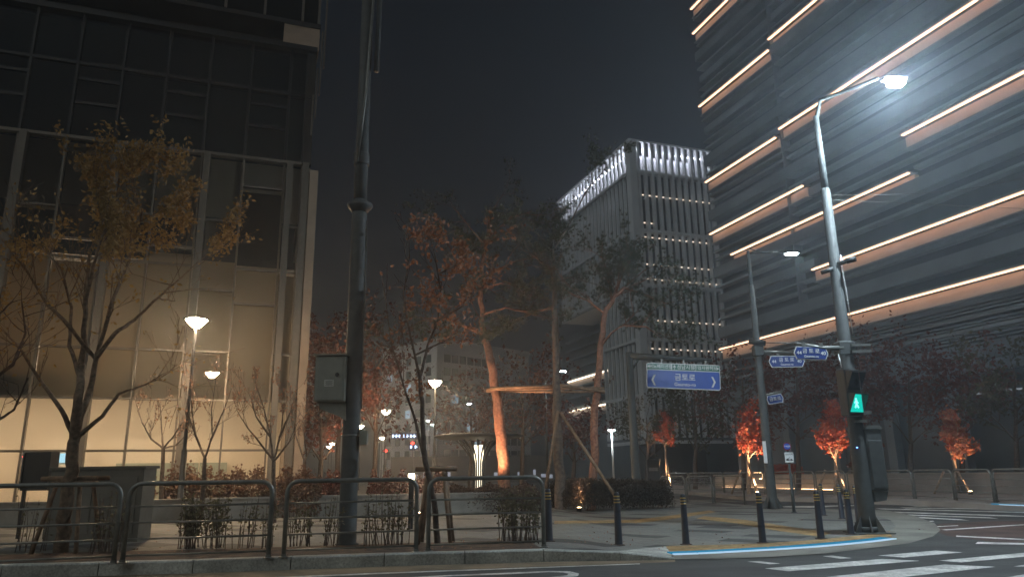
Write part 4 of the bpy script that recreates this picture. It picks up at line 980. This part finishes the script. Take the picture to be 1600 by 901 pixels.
def tree(name, label, group, seed, base, limbs, barkm, leafm, Y, per=3, lsize=.1, lspread=.15, depth=3, twigL=.9, twigR=.02, spread=.65, keep=lambda p: True, jit=.4, kids=(2, 3), minr=.004, step=2, cat='tree', droop=.0, upb=.15, only=None):
    """limbs: list of (polyline in survey pixels, r0, r1, twigs?)"""
    base = Vector((base.x, base.y, min(base.z, SW if base.y > 27 else gh(base.x))))
    rg = random.Random(seed); e = T(name, label, cat, base, group); mb = MB(); tips = []
    for k, (pl, r0, r1, tw) in enumerate(limbs):
        pts = pxline(pl, Y, rg, jit if k else 0)
        if k == 0: pts[0] = base - ZV * .05
        else:                                                      # start limb on the trunk
            P = limb_pts[0] if k else None
            best = min((q for L_ in limb_pts for q in L_), key=lambda q: (q - pts[0]).length); pts[0] = best
        fine = []
        for a, b_ in zip(pts[:-1], pts[1:]):
            for t_ in range(4): fine.append(a.lerp(b_, t_ / 4) + (wob(rg, r0 * .25) if t_ else Vector()))
        fine.append(pts[-1]); rad = [r0 + (r1 - r0) * i / (len(fine) - 1) for i in range(len(fine))]
        mb.tube(fine, rad, 12 if r0 > .06 else 8, cap=False)
        if k == 0: limb_pts = [fine]
        else: limb_pts.append(fine)
        if tw:
            for i in range(int(len(fine) * (1 - tw)), len(fine), step):
                d = (fine[min(i + 1, len(fine) - 1)] - fine[i - 1]).normalized() + wob(rg, .8)
                grow(mb, tips, rg, fine[i], d, twigL * rg.uniform(.6, 1.2), min(rad[i] * .7, twigR), depth, spread, kids=kids, minr=minr, upb=upb)
    mb.build('trunk', barkm, e, True)
    if leafm: leaves(rg, tips, per, lsize, lspread, keep, droop).build('crown', leafm, e)
    return e, tips
yellowleaf = leafmat('yellow_brown_leaf', (.27, .17, .055), (.40, .27, .10)); brownleaf = leafmat('brown_leaf', (.20, .09, .05), (.34, .17, .09))
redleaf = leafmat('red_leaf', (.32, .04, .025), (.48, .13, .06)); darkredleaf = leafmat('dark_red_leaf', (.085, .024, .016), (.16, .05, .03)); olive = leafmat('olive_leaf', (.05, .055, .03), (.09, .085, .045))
needle = leafmat('pine_needle', (.035, .05, .03), (.075, .085, .05), .2)
# big left tree
Yt = 12.4; bt = G(95, 862)
T1 = [([(95, 862), (104, 790), (112, 720), (117, 685)], .115, .085, 0), ([(117, 688), (122, 620), (128, 560), (134, 470), (140, 390)], .085, .02, .5), ([(119, 690), (140, 610), (150, 560), (172, 480), (205, 400), (222, 330)], .06, .012, .45),
      ([(118, 680), (96, 640), (60, 590), (34, 548), (10, 520)], .045, .012, .3), ([(124, 684), (160, 650), (185, 615), (228, 600), (252, 585)], .04, .008, .25), ([(113, 600), (108, 540), (112, 480), (96, 420), (60, 380)], .04, .01, .45),
      ([(150, 560), (180, 520), (210, 500), (240, 470), (270, 445), (310, 408)], .04, .008, .35), ([(128, 560), (100, 500), (70, 470), (40, 420), (24, 400)], .035, .01, .4), ([(134, 470), (150, 400), (170, 340), (190, 290)], .03, .01, .6)]
def inpx(p):
    v = p - EYE; w = v.dot(_F); return 800 + FPX * v.dot(_R) / w, 450.5 - FPX * v.dot(_U) / w
tree('yellow_street_tree', 'large yellow brown leaved street tree at left, held by a wooden frame', None, 21, bt, T1, mat('street_bark', (.17, .12, .08), .9, var=.35, scale=14, bump=.8), yellowleaf, Yt, per=30, lsize=.085, lspread=.13, depth=2, twigL=.75, twigR=.012, jit=.5, kids=(2, 3), step=1,
     keep=lambda p: not (inpx(p)[0] < 90 and (inpx(p)[1] < 375 or math.sin(p.x * 37 + p.z * 51) > -.2)) and (p.z > 5.0 + .8 * math.sin(p.x * 3 + p.y * 2)) and (math.sin(p.x * 4.1 + 1) + math.sin(p.z * 3.7) + math.sin(p.y * 5 + p.x) > -1.3) or random.Random(int(p.x * 1000)).random() < .03)
tree('bare_street_tree', 'bare dark branched tree reaching in at the left edge', None, 22, G(-70, 868), [([(-70, 868), (-60, 700), (-50, 640)], .1, .07, 0), ([(-50, 645), (-20, 600), (20, 570), (40, 520), (34, 470)], .04, .01, .6), ([(-50, 640), (-10, 660), (22, 640), (44, 590)], .035, .01, .6), ([(-50, 640), (-40, 560), (-10, 500), (20, 470)], .04, .01, .6)], bark, yellowleaf, 12, per=.7, lsize=.08, depth=2, twigL=.6, twigR=.01)
# multi-stem bare small trees in the planter before the glass building
def small(label, seed, x, y, Y, limbs, per=1.0, g='small bare trees in the planter'):
    return tree('young_tree', label, g, seed, D(x, y, Y), [([(x, y), limbs[0]], .07, .05, 0)] + [(l, .032, .008, .75) for l in limbs[1]], bark, brownleaf, Y, per=per * .6, lsize=.07, lspread=.05, depth=3, twigL=.42, twigR=.010, spread=.45, jit=.5, upb=.3, step=2)
small('small bare tree left of the lantern pole, lowest of the bare ones', 31, 256, 770, 22, ((255, 700), [[(255, 700), (236, 685), (222, 660), (215, 635)], [(255, 700), (252, 660), (250, 630)], [(255, 700), (272, 680), (285, 660)], [(255, 705), (275, 695), (290, 680)]]))
small('small bare tree right of the lantern pole with two upright stems', 32, 318, 770, 21, ((320, 715), [[(320, 715), (306, 680), (300, 640), (298, 600)], [(320, 715), (332, 680), (330, 640), (338, 590)], [(332, 685), (350, 640), (365, 600)], [(306, 680), (295, 650), (292, 620)]]))
small('densest small bare tree against the lit lobby', 33, 430, 775, 20, ((428, 720), [[(428, 720), (405, 690), (385, 665), (370, 640)], [(428, 715), (420, 670), (410, 630), (400, 600)], [(428, 715), (440, 670), (445, 620)], [(428, 720), (452, 690), (465, 660)], [(420, 680), (400, 650), (392, 620)], [(440, 680), (455, 640), (462, 610)]]), per=1.5)
small('small bare tree just left of the control box pole', 34, 478, 775, 24, ((476, 720), [[(476, 720), (462, 680), (455, 640)], [(476, 720), (490, 690), (500, 660)], [(476, 715), (474, 670), (478, 640)]]))
# near tree with support behind fence panel 3/4
Yb = 13.0; bb = G(684, 848)
tree('brown_leaved_tree', 'slender tree with curled brown leaves behind the rightmost near fence panel', None, 41, bb, [([(684, 848), (678, 780), (664, 720), (660, 640), (656, 590)], .055, .035, 0), ([(664, 720), (650, 660), (630, 600), (612, 540), (600, 450)], .03, .006, .6), ([(656, 590), (668, 540), (684, 500), (690, 440)], .03, .008, .7), ([(656, 590), (640, 520), (630, 460), (640, 400), (638, 365)], .025, .005, .7),
     ([(684, 500), (720, 480), (750, 450), (770, 440)], .02, .006, .7), ([(668, 540), (700, 530), (740, 490)], .02, .006, .6), ([(690, 440), (680, 400), (672, 370)], .018, .005, .8), ([(690, 440), (720, 410), (740, 390)], .018, .005, .8)], bark, brownleaf, Yb, per=4.5, lsize=.10, lspread=.08, depth=2, twigL=.5, twigR=.008, jit=.5,
     keep=lambda p: inpx(p)[0] > 640 or random.Random(int(p.x * 999)).random() < .12)
# pines
def tufts(rg, centers, ln=.16, n=22):
    mb = MB()
    for c in centers:
        d0 = (wob(rg, 1) + ZV * .6).normalized()
        for _ in range(n):
            d = (d0 + wob(rg, .9)).normalized() * ln * rg.uniform(.7, 1.2); s_ = d.cross(wob(rg, 1)).normalized() * .006
            n0 = len(mb.v); mb.v += [c - s_, c + s_, c + d]; mb.f.append((n0, n0 + 1, n0 + 2))
    return mb
def pine(label, seed, base, limbs, Y, per=3, lit=pinebark):
    rg = random.Random(seed); e, tips = tree('pine_tree', label, 'pines tied together by a pole frame', seed, base, limbs, lit, None, Y, depth=2, twigL=1.1, twigR=.02, spread=.75, jit=1.0, upb=.05, step=2)
    cs = []
    for pts, rad in tips:
        for _ in range(per): i = rg.randrange(1, len(pts)); cs.append(pts[i] + wob(rg, .16))
    tufts(rg, cs).build('crown', needle, e); return e
Yq = 27.0
pine('leaning pine with orange lit trunk, leftmost of three tied pines', 51, D(788, 765, Yq) * 1.0, [([(788, 765), (784, 700), (778, 640), (771, 595), (764, 550), (755, 515), (750, 470), (756, 400), (765, 340)], .23, .05, .35), ([(752, 520), (715, 505), (690, 495), (660, 500)], .06, .015, .8), ([(752, 490), (790, 480), (830, 490)], .05, .015, .7), ([(750, 460), (720, 420), (700, 380)], .05, .015, .7),
     ([(752, 430), (800, 410), (840, 400)], .05, .015, .8), ([(758, 390), (730, 350), (715, 330)], .04, .012, .8), ([(760, 370), (800, 340), (830, 330)], .04, .012, .8), ([(750, 455), (790, 440), (820, 450)], .04, .012, .8)], Yq, per=7)
pine('straight middle pine with propped trunk, between two other tied pines', 52, D(875, 770, Yq - 1), [([(875, 770), (872, 690), (869, 600), (868, 520), (866, 440), (864, 380)], .19, .06, .2), ([(867, 480), (830, 490), (800, 500)], .04, .012, .7), ([(866, 450), (900, 430), (930, 420)], .04, .012, .8), ([(866, 430), (835, 400), (815, 390)], .04, .012, .8), ([(865, 400), (890, 350), (915, 300), (945, 265)], .04, .01, .45), ([(864, 400), (860, 370), (850, 340)], .04, .01, .8)], Yq - 1, per=7, lit=mat('grey_pine_bark', (.13, .10, .08), .9, var=.4, scale=9, bump=1))
pine('curving pine in front of the finned tower, rightmost of three tied pines', 53, D(922, 770, Yq), [([(922, 770), (930, 710), (929, 650), (936, 580), (940, 530), (945, 490), (958, 465), (975, 450)], .16, .07, .2), ([(938, 545), (955, 520), (978, 505), (990, 490)], .05, .02, .5), ([(945, 490), (920, 470), (895, 460), (880, 450)], .04, .012, .8), ([(958, 465), (985, 440), (1010, 420)], .05, .012, .8), ([(955, 470), (950, 430), (940, 395)], .05, .012, .8), ([(975, 450), (1010, 460), (1040, 480)], .04, .012, .8), ([(978, 505), (1010, 510), (1035, 530)], .035, .01, .8), ([(960, 460), (975, 420), (990, 390)], .04, .01, .8)], Yq, per=7)
# bamboo tie frame linking pines
tf = T('tie_frame', 'horizontal frame of long pale poles lashed round three pine trunks', 'support frame', D(870, 605, Yq - .4))
for (x0_, y0_, x1_, y1_, dy) in ((760, 608, 944, 606, -.4), (760, 611, 944, 612, .5), (765, 606, 876, 602, -.7), (870, 602, 945, 611, -.7), (868, 600, 940, 609, .4)):
    MB().tube([D(x0_, y0_, Yq + dy), D(x1_, y1_, Yq + dy)], .045, 8).build('pole', wood, tf, True)
pr = 'pale poles propping the middle pine'
for i, (xa, ya, xb, yb, dy, lab) in enumerate(((872, 642, 853, 762, -1.0, 'left prop pole leaning against the middle pine'), (876, 644, 968, 785, -1.2, 'long right prop pole leaning against the middle pine'))):
    tag(MB().tube([D(xa, ya, Yq - 1.2), D(xb, yb, Yq - 1.2 + dy)], .055, 8).build('prop_pole', wood, None, True), lab, 'tree prop', pr)

# wooden square supports for near trees
def support(name, label, cx, cyb, yt, Y, half, n=4, group=None, wood_=wood, top=True, flare=1.5):
    b = D(cx, cyb, Y); zt_ = D(cx, yt, Y).z; e = T(name, label, 'tree support', Vector((b.x, Y, SW)), group)
    for k in range(n):
        w = math.pi / 4 + 2 * math.pi * k / n; c, s_ = math.cos(w), math.sin(w)
        MB().tube([Vector((b.x + c * half * flare, Y + s_ * half * flare, SW)), Vector((b.x + c * half * .75, Y + s_ * half * .75, zt_ + .02))], .035 if top else .05, 8).build('leg', wood_, e, True)
    if top:
        for s_ in (-1, 1):
            MB().tube([Vector((b.x - half * 1.35, Y + s_ * half * .55, zt_ + .03)), Vector((b.x + half * 1.35, Y + s_ * half * .55, zt_ + .03))], .04, 8).build('crossbar', wood_, e, True)
            MB().tube([Vector((b.x + s_ * half * .55, Y - half, zt_ - .05)), Vector((b.x + s_ * half * .55, Y + half, zt_ - .05))], .035, 8).build('crossbar', wood_, e, True)
    return e
support('tree_support', 'square wooden support frame round the big left tree', 104, 862, 750, bt.y, .34)
support('tree_support', 'square wooden support frame round the brown leaved tree', 681, 848, 735, bb.y, .26)
gT = 'tripod tree stakes on the far pavement'
maple_spots = [(1170, 768, 652, 'uplit bright orange red tree, brightest across the side road', 1.0, .75, 'orange red tree'), (1305, 768, 655, 'uplit red tree left of the signal pole', 1.0, .55, 'x'), (1492, 770, 676, 'small uplit red and brown tree at far right', .8, .5, 'x'), (1040, 750, 705, 'small orange lit tree beside the finned tower foot', .7, .4, 'x')]
spotm = glow('uplight_lens', (1, .62, .32), 40)
for i, (x, y, yt, lab, sc_, wd, _) in enumerate(maple_spots):
    Yk = {0: 38, 1: 34.5, 2: 34, 3: 60}[i]; b = D(x, y, Yk); b.z = SW; Hh = D(x, yt, Yk).z; k_ = Yk / 1180
    top = [([(x, y), (x + 1, y - 28), (x - 1, y - 52)], .10 * sc_, .07, 0)]
    yb_ = y - 50; wpx = wd * 38
    for dx, dy in ((-.75, -30), (-.35, -42), (.1, -48), (.5, -40), (.85, -30), (-.1, -60), (.35, -62)):
        top.append(([(x - 1, yb_), (x + dx * wpx * .5, yb_ + dy * .5 * sc_), (x + dx * wpx * .7, yb_ + dy * 1.1 * sc_)], .04 * sc_, .012, .7))
    tree('maple_tree', lab, 'uplit trees across the side road', 70 + i, b, top, palebark, redleaf if i != 2 else leafmat('red_brown_leaf', (.30, .05, .03), (.4, .2, .1)), Yk, per=7, lsize=.17, lspread=.16, depth=2, twigL=.45, twigR=.012, jit=.5, step=2)
    support('tree_stakes', ['tripod stakes under the brightest orange red tree', 'tripod stakes under the red tree left of the signal pole', 'tripod stakes under the small far right tree', 'tripod stakes under the small orange tree by the tower'][i], x, y, y - 34, Yk, .42, 3, gT, palebark, False, 2.0)
    up_ = T('ground_uplight', ['ground uplight below the brightest orange red tree', 'ground uplight below the red tree left of the signal pole', 'ground uplight below the small far right tree', 'ground uplight below the small orange tree by the tower'][i], 'lamp', b + Vector((.1, -1.0, 0)), 'ground uplights')
    c = b + Vector((.1, -1.0, 0)); MB().lathe(c, [(.09, 0), (.09, .12), (.075, .13)], 12).build('housing', poleblack, up_); MB().lathe(c, [(.07, .132), (.07, .14)], 12).build('lens', spotm, up_)
    ld = bpy.data.lights.new('spot', 'SPOT'); ld.energy = [2200, 1000, 420, 1500][i]; ld.spot_size = R(75); ld.spot_blend = .6; ld.color = (1, .58, .30); ld.shadow_soft_size = .06
    lo_ = bpy.data.objects.new('spot', ld); COL.objects.link(lo_); lo_.parent = up_; lo_.location = (0, 0, .2); lo_.rotation_euler = Vector((0, -.30, -1)).to_track_quat('-Z', 'Y').to_euler(); lo_.rotation_euler = (Vector((0, .33, 1))).to_track_quat('-Z', 'Y').to_euler()
# pine uplights; the brown leaved tree's one is added, hidden behind the wall
for i, (x, lab, en, Yk) in enumerate(((788, 'ground uplight hidden at the foot of the leftmost pine', 2300, 27), (922, 'ground uplight at the foot of the rightmost pine, seen through the hedge', 700, 27), (690, 'added unseen ground uplight behind the planter wall aimed at the brown leaved tree', 1700, 22.5), (560, 'ground uplight in the red shrubs behind the thick pole', 3500, 36))):
    c = D(x, 770, Yk); c = Vector((c.x - .5, Yk - 1.1, SW if Yk > 27 else gh(c.x - .5))); up_ = T('ground_uplight', lab, 'lamp', c, 'ground uplights')
    MB().lathe(c, [(.09, 0), (.09, .12), (.075, .13)], 12).build('housing', poleblack, up_); MB().lathe(c, [(.07, .132), (.07, .14)], 12).build('lens', spotm, up_)
    ld = bpy.data.lights.new('spot', 'SPOT'); ld.energy = en; ld.spot_size = R(60); ld.spot_blend = .7; ld.color = (1, .52, .28); ld.shadow_soft_size = .06
    lo_ = bpy.data.objects.new('spot', ld); COL.objects.link(lo_); lo_.parent = up_; lo_.location = (0, 0, .2); lo_.rotation_euler = Vector((.12, .28, 1)).to_track_quat('-Z', 'Y').to_euler()
    if i == 2: lo_.rotation_euler = Vector((.10, -.80, .52)).to_track_quat('-Z', 'Y').to_euler()
    if i == 3: lo_.rotation_euler = Vector((-.2, .5, 1)).to_track_quat('-Z', 'Y').to_euler()
# background trees
def bgtree(label, seed, x, Y, ytop, wpx, leafm, per=4, ls=.27, ybase=None, g='dark trees in the background', bk=bark, bottom=.35):
    b = D(x, 745, Y); b = Vector((b.x, Y, SW)); xx, yb = inpx(b); H = yb - ytop; tr = Y / 24
    limbs = [([(x, yb), (x + 2, yb - H * .5), (x, yb - H * .9)], .12 * tr ** .5, .03, .5)]; rg = random.Random(seed)
    for k in range(7):
        t_ = bottom + .07 * k; s_ = (-1) ** k; w = wpx * .5 * rg.uniform(.6, 1.0)
        limbs.append(([(x, yb - H * t_), (x + s_ * w * .5, yb - H * (t_ + .10)), (x + s_ * w, yb - H * min(.95, t_ + .2))], .05, .012, .75))
    tree('park_tree', label, g, seed, b, limbs, bk, leafm, Y, per=per * 1.1, lsize=ls, lspread=.35, depth=2, twigL=1.1 * tr ** .4, twigR=.02, jit=1.3, step=2)
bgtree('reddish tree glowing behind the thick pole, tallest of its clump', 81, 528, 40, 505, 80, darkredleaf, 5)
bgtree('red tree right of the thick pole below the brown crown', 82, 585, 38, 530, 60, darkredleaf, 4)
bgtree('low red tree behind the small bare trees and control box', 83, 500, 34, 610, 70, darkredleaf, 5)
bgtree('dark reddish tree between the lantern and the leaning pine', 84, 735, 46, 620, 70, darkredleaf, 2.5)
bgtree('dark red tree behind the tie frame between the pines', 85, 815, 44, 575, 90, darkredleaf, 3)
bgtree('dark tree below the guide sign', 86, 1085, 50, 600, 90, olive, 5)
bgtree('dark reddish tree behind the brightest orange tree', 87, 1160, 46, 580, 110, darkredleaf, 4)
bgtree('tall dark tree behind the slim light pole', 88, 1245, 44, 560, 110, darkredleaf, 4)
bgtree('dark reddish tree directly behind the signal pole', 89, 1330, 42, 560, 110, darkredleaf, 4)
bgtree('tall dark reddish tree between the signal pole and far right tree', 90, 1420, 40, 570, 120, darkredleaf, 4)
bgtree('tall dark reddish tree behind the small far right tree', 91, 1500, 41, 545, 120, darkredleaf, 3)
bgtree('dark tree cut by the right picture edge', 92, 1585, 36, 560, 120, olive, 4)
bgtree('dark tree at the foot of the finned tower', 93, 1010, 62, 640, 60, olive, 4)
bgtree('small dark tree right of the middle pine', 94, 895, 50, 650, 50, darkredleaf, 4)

# ------------------------------------------------------------------ shrubs, hedges
def shrub(name, label, cat, seed, c0_, c1_, h, w, n, lm, ls, group=None, stems=30, ragged=.35):
    rg = random.Random(seed); e = T(name, label, cat, (c0_ + c1_) / 2, group); mb = MB(); st = MB(); d = c1_ - c0_; nn = Vector((-d.y, d.x, 0)).normalized()
    for _ in range(n):
        t_ = rg.random(); hh_ = h * (1 - ragged * abs(math.sin(t_ * 9 + seed)) - ragged * .4 * rg.random()); z = rg.random() ** .6 * hh_
        ww = w * (.5 + .5 * math.sqrt(max(0, 1 - (z / h) ** 2))); edge = min(1, min(t_, 1 - t_) * 8 + .25); z *= edge ** .5
        p = c0_ + d * t_ + nn * rg.uniform(-ww, ww) * edge + ZV * (z + .03)
        a = wob(rg, 1).normalized(); b = a.cross(wob(rg, 1)).normalized(); s_ = ls * rg.uniform(.6, 1.3)
        n0 = len(mb.v); mb.v += [p, p + a * s_ * .5 + b * s_ * .32, p + a * s_, p + a * s_ * .5 - b * s_ * .32]; mb.f.append((n0, n0 + 1, n0 + 2, n0 + 3))
    for _ in range(stems):
        t_ = rg.random(); p = c0_ + d * t_ + nn * rg.uniform(-w, w) * .6; st.tube([p, p + Vector((rg.uniform(-.1, .1), rg.uniform(-.1, .1), h * rg.uniform(.5, .95)))], [.008, .003], 4, False)
    mb.build('foliage', lm, e); S(st.build('stems', bark, e), 'stuff'); return e
shrub('hedge', 'dark rounded evergreen hedge round the pine trunks', 'hedge', 1, G(868, 794), G(1036, 792), 1.02, 1.3, 30000, leafmat('dark_hedge', (.03, .024, .016), (.055, .04, .028)), .07, stems=60, ragged=.12)
shrub('hedge', 'dark hedge below the ring canopy left of the pines', 'hedge', 2, G(690, 799), G(850, 797), .85, .9, 15000, leafmat('dark_hedge2', (.05, .03, .02), (.09, .05, .03)), .07, stems=40, ragged=.2)
hz = SW + .5
for i, (xa, xb, lab) in enumerate(((150, 240, 'leafy red brown shrub row left of the lantern pole'), (255, 330, 'leafy red brown shrub row at the lantern pole foot'), (335, 420, 'leafy red brown shrub row before the lit lobby'), (425, 500, 'leafy shrub row left of the thick pole'))):
    a = D(xa, 770, 22.5); b_ = D(xb, 770, 22.5); a.z = b_.z = SW
    shrub('shrub', lab, 'shrub', 10 + i, a, b_, 1.62, .45, 2600, leafmat('photinia', (.10, .045, .03), (.17, .09, .05)), .11, 'shrubs on the planter', 30, .3)
for i, (xa, xb, lab) in enumerate(((505, 540, 'red shrub left behind the thick pole'), (575, 640, 'red shrub right of the thick pole'), (650, 700, 'red shrub behind the near wooden support'))):
    a = D(xa, 770, 24); b_ = D(xb, 770, 24); a.z = b_.z = SW
    shrub('shrub', lab, 'shrub', 20 + i, a, b_, 1.4, .5, 2600, darkredleaf, .10, 'red shrubs on the planter', 30, .3)
# thin near plants behind the fence
def stalks(label, seed, x0_, x1_, yb, h, n, lm, per=7):
    rg = random.Random(seed); a = G(x0_, yb); b_ = G(x1_, yb); e = T('young_shrub', label, 'shrub', (a + b_) / 2, 'thin shrubs behind the near fence'); st = MB(); lf = MB()
    for _ in range(n):
        p = a.lerp(b_, rg.random()) + Vector((0, rg.uniform(-.15, .3), 0)); q = p + Vector((rg.uniform(-.12, .12), rg.uniform(-.12, .12), h * rg.uniform(.6, 1)))
        mid = p.lerp(q, .5) + wob(rg, .03); st.tube([p, mid, q], [.008, .006, .003], 5, False)
        for _k in range(per):
            t_ = rg.uniform(.3, 1); c = p.lerp(q, t_) + wob(rg, .05); u = wob(rg, 1).normalized(); v = u.cross(wob(rg, 1)).normalized(); s_ = .06 * rg.uniform(.6, 1.3)
            n0 = len(lf.v); lf.v += [c, c + u * s_ * .5 + v * s_ * .3, c + u * s_, c + u * s_ * .5 - v * s_ * .3]; lf.f.append((n0, n0 + 1, n0 + 2, n0 + 3))
    S(st.build('stems', bark, e), 'stuff'); lf.build('foliage', lm, e)
gl_ = leafmat('dry_green', (.09, .09, .05), (.16, .14, .08))
stalks('thin bare stalks left of the cabinet', 1, 10, 60, 862, .9, 12, gl_, 4); stalks('thin stalks in front of the cabinet right half', 2, 130, 185, 864, 1.0, 22, gl_, 8)
stalks('bushy young shrub at the middle of the second fence panel', 3, 282, 345, 856, .85, 44, gl_, 34); stalks('thin stalks right of the bushy shrub', 4, 350, 420, 856, .9, 20, gl_, 10)
stalks('thin stalks left of the thick pole', 5, 455, 530, 853, .85, 30, gl_, 10); stalks('thin stalks right of the thick pole', 6, 570, 640, 852, .9, 30, gl_, 12); stalks('leafy stalks beside the first bollard', 7, 780, 842, 848, .95, 44, gl_, 20)
# fallen leaves: nobody could count them
rg = random.Random(8); fl = MB()
for _ in range(900):
    x = rg.uniform(-8, 9); y = 12.0 + rg.random() ** 2 * 14 + (.1 if x < 1 else .9)
    if x < .4 and y < 13.3: z = SW + .014
    elif x > 4.5 and y < 16: continue
    else: z = gh(x) + .012
    c = Vector((x, y, z)); u = Vector((rg.uniform(-1, 1), rg.uniform(-1, 1), .2)).normalized(); v = Vector((-u.y, u.x, rg.uniform(-.3, .3))); s_ = .05 * rg.uniform(.5, 1.2)
    n0 = len(fl.v); fl.v += [c, c + u * s_ * .5 + v * s_ * .3, c + u * s_, c + u * s_ * .5 - v * s_ * .3]; fl.f.append((n0, n0 + 1, n0 + 2, n0 + 3))
o = fl.build('fallen_leaves', brownleaf); S(o, 'stuff'); o['label'] = 'scattered brown fallen leaves on soil and paving'

# ------------------------------------------------------------------ far-side planter wall and red hedge
wallrun('planter_wall', [G(1140, 762, SW) + Vector((0, 4, 0)), G(1240, 764.5, SW) + Vector((0, 3, 0)), G(1420, 769, SW) + Vector((0, 3.4, 0))], .85, .4, mat('pale_wall', (.36, .31, .26), .8, var=.12, scale=1.5), 'warm lit pale planter wall across the side road')
wallrun('planter_wall', [G(1425, 769, SW) + Vector((0, 3.4, 0)), G(1700, 776, SW) + Vector((0, 3.0, 0))], .85, .4, mat('grey_wall2', (.2, .19, .18), .8, var=.12, scale=1.5), 'dim grey planter wall at far right across the side road')
# warm wall-washer strip in the kerb of the far planter
ww_ = T('wall_washer', 'low warm light strip washing the far planter wall', 'lamp', G(1240, 768, SW))
a = G(1145, 762, SW) + Vector((0, 2.6, 0)); b_ = G(1330, 767, SW) + Vector((0, 2.0, 0)); a.z = b_.z = SW + .03
MB().obox(a, b_ - a, Vector((0, .06, 0)), ZV * .04).build('light_strip', glow('warm_washer', (1, .6, .32), 9), ww_); MB().obox(a - ZV * .025, b_ - a, Vector((0, .1, 0)), ZV * .02).build('housing', poleblack, ww_)
a = G(1240, 764, SW) + Vector((0, 4.5, 0)); b_ = G(1300, 766, SW) + Vector((0, 4.2, 0)); a.z = b_.z = SW
shrub('hedge', 'low red clipped hedge above the lit planter wall', 'hedge', 5, a, b_, 1.5, .5, 5000, redleaf, .09, stems=20, ragged=.05)
a = D(1010, 755, 70); b_ = D(1130, 755, 60); a.z = b_.z = SW
shrub('hedge', 'low dark hedge at the foot of the tower', 'hedge', 6, a, b_, 1.2, .6, 3000, leafmat('dark_hedge3', (.05, .03, .02), (.09, .05, .03)), .15, stems=20, ragged=.2)
# noticeboard pillar near tower base
q = D(1020, 728, 45); kp = T('information_pillar', 'dark upright information pillar behind the hedge end', 'sign', Vector((q.x, 45, SW))); MB().bevbox((q.x, 45, SW + .95), .75, .25, 1.9, 0, .03).build('case', poleblack, kp); MB().box((q.x, 44.86, SW + 1.3), .55, .01, .2).build('text_panel', mat('dim_text', (.2, .2, .2), .5), kp)
# distant red traffic lights
for x, y, lab in ((603, 704, 'left tiny red traffic light under the far lamps'), (645, 692, 'right tiny red traffic light beside the white shop sign')):
    q = D(x, y, 95); e = T('traffic_signal', lab, 'traffic signal', Vector((q.x, 95, SW)), 'tiny far red lights'); MB().lathe((q.x, 95.2, SW), [(.08, 0), (.06, q.z - SW + .3)], 8).build('pole', poleblack, e, True)
    MB().bevbox((q.x, 95, q.z), .9, .25, .4, 0, .03).build('housing', poleblack, e); MB().lathe((q.x, 94.8, q.z), [(0, -.22), (.22, -.08), (.22, .08), (0, .22)], 10).build('red_lens', glow('far_red', (1, .06, .04), 5), e, True)
# lit far shop front strip across the side road behind the park
sf = T('shop_building', 'distant low shop row with small cold lit panes behind the park', 'building', Vector((-5, 110, 0)))
a = D(610, 745, 118); b_ = D(880, 745, 118); a.z = b_.z = 0
MB().obox(a, b_ - a, Vector((0, 8, 0)), ZV * 4.2).build('wall', darkin, sf); rgp = random.Random(4)
for i in range(22):
    t_ = (i + .2) / 22
    if rgp.random() < .55: MB().obox(a.lerp(b_, t_) - Vector((0, .1, 0)) + ZV * rgp.uniform(.4, 1.6), (b_ - a) / 22 * rgp.uniform(.2, .6), Vector((0, .08, 0)), ZV * rgp.uniform(.3, 1.3)).build('lit_pane', glow('lit_pane', (.75, .82, 1), .35), sf)
# overhead wires at right
for i, (xa, ya, xb, yb, lab) in enumerate(((1294, 305, 1640, 268, 'upper overhead wire running right from the signal pole'), (1296, 312, 1640, 328, 'lower overhead wire running right from the signal pole'))):
    A1 = D(xa, ya, Ys); B1 = D(xb, yb, Ys + 6); pts = [A1.lerp(B1, t_ / 10) - ZV * .25 * math.sin(math.pi * t_ / 10) * (1 - i) for t_ in range(11)]
    tag(MB().tube(pts, .006, 5).build('overhead_wire', steel, None, True), lab, 'wire', 'overhead wires')

# ------------------------------------------------------------------ haze: night air with drifting light
if HAZE:
    hz_ = MB().box((0, 90, 38), 300, 290, 81).build('haze', None)
    M = bpy.data.materials.new('haze'); M.use_nodes = True; t = M.node_tree; t.nodes.clear(); o = t.nodes.new('ShaderNodeOutputMaterial'); v = t.nodes.new('ShaderNodeVolumePrincipled')
    v.inputs['Color'].default_value = (.78, .9, 1.0, 1); v.inputs['Density'].default_value = HAZE; v.inputs['Anisotropy'].default_value = .6
    t.links.new(v.outputs[0], o.inputs['Volume']); hz_.data.materials.append(M); S(hz_, 'stuff')
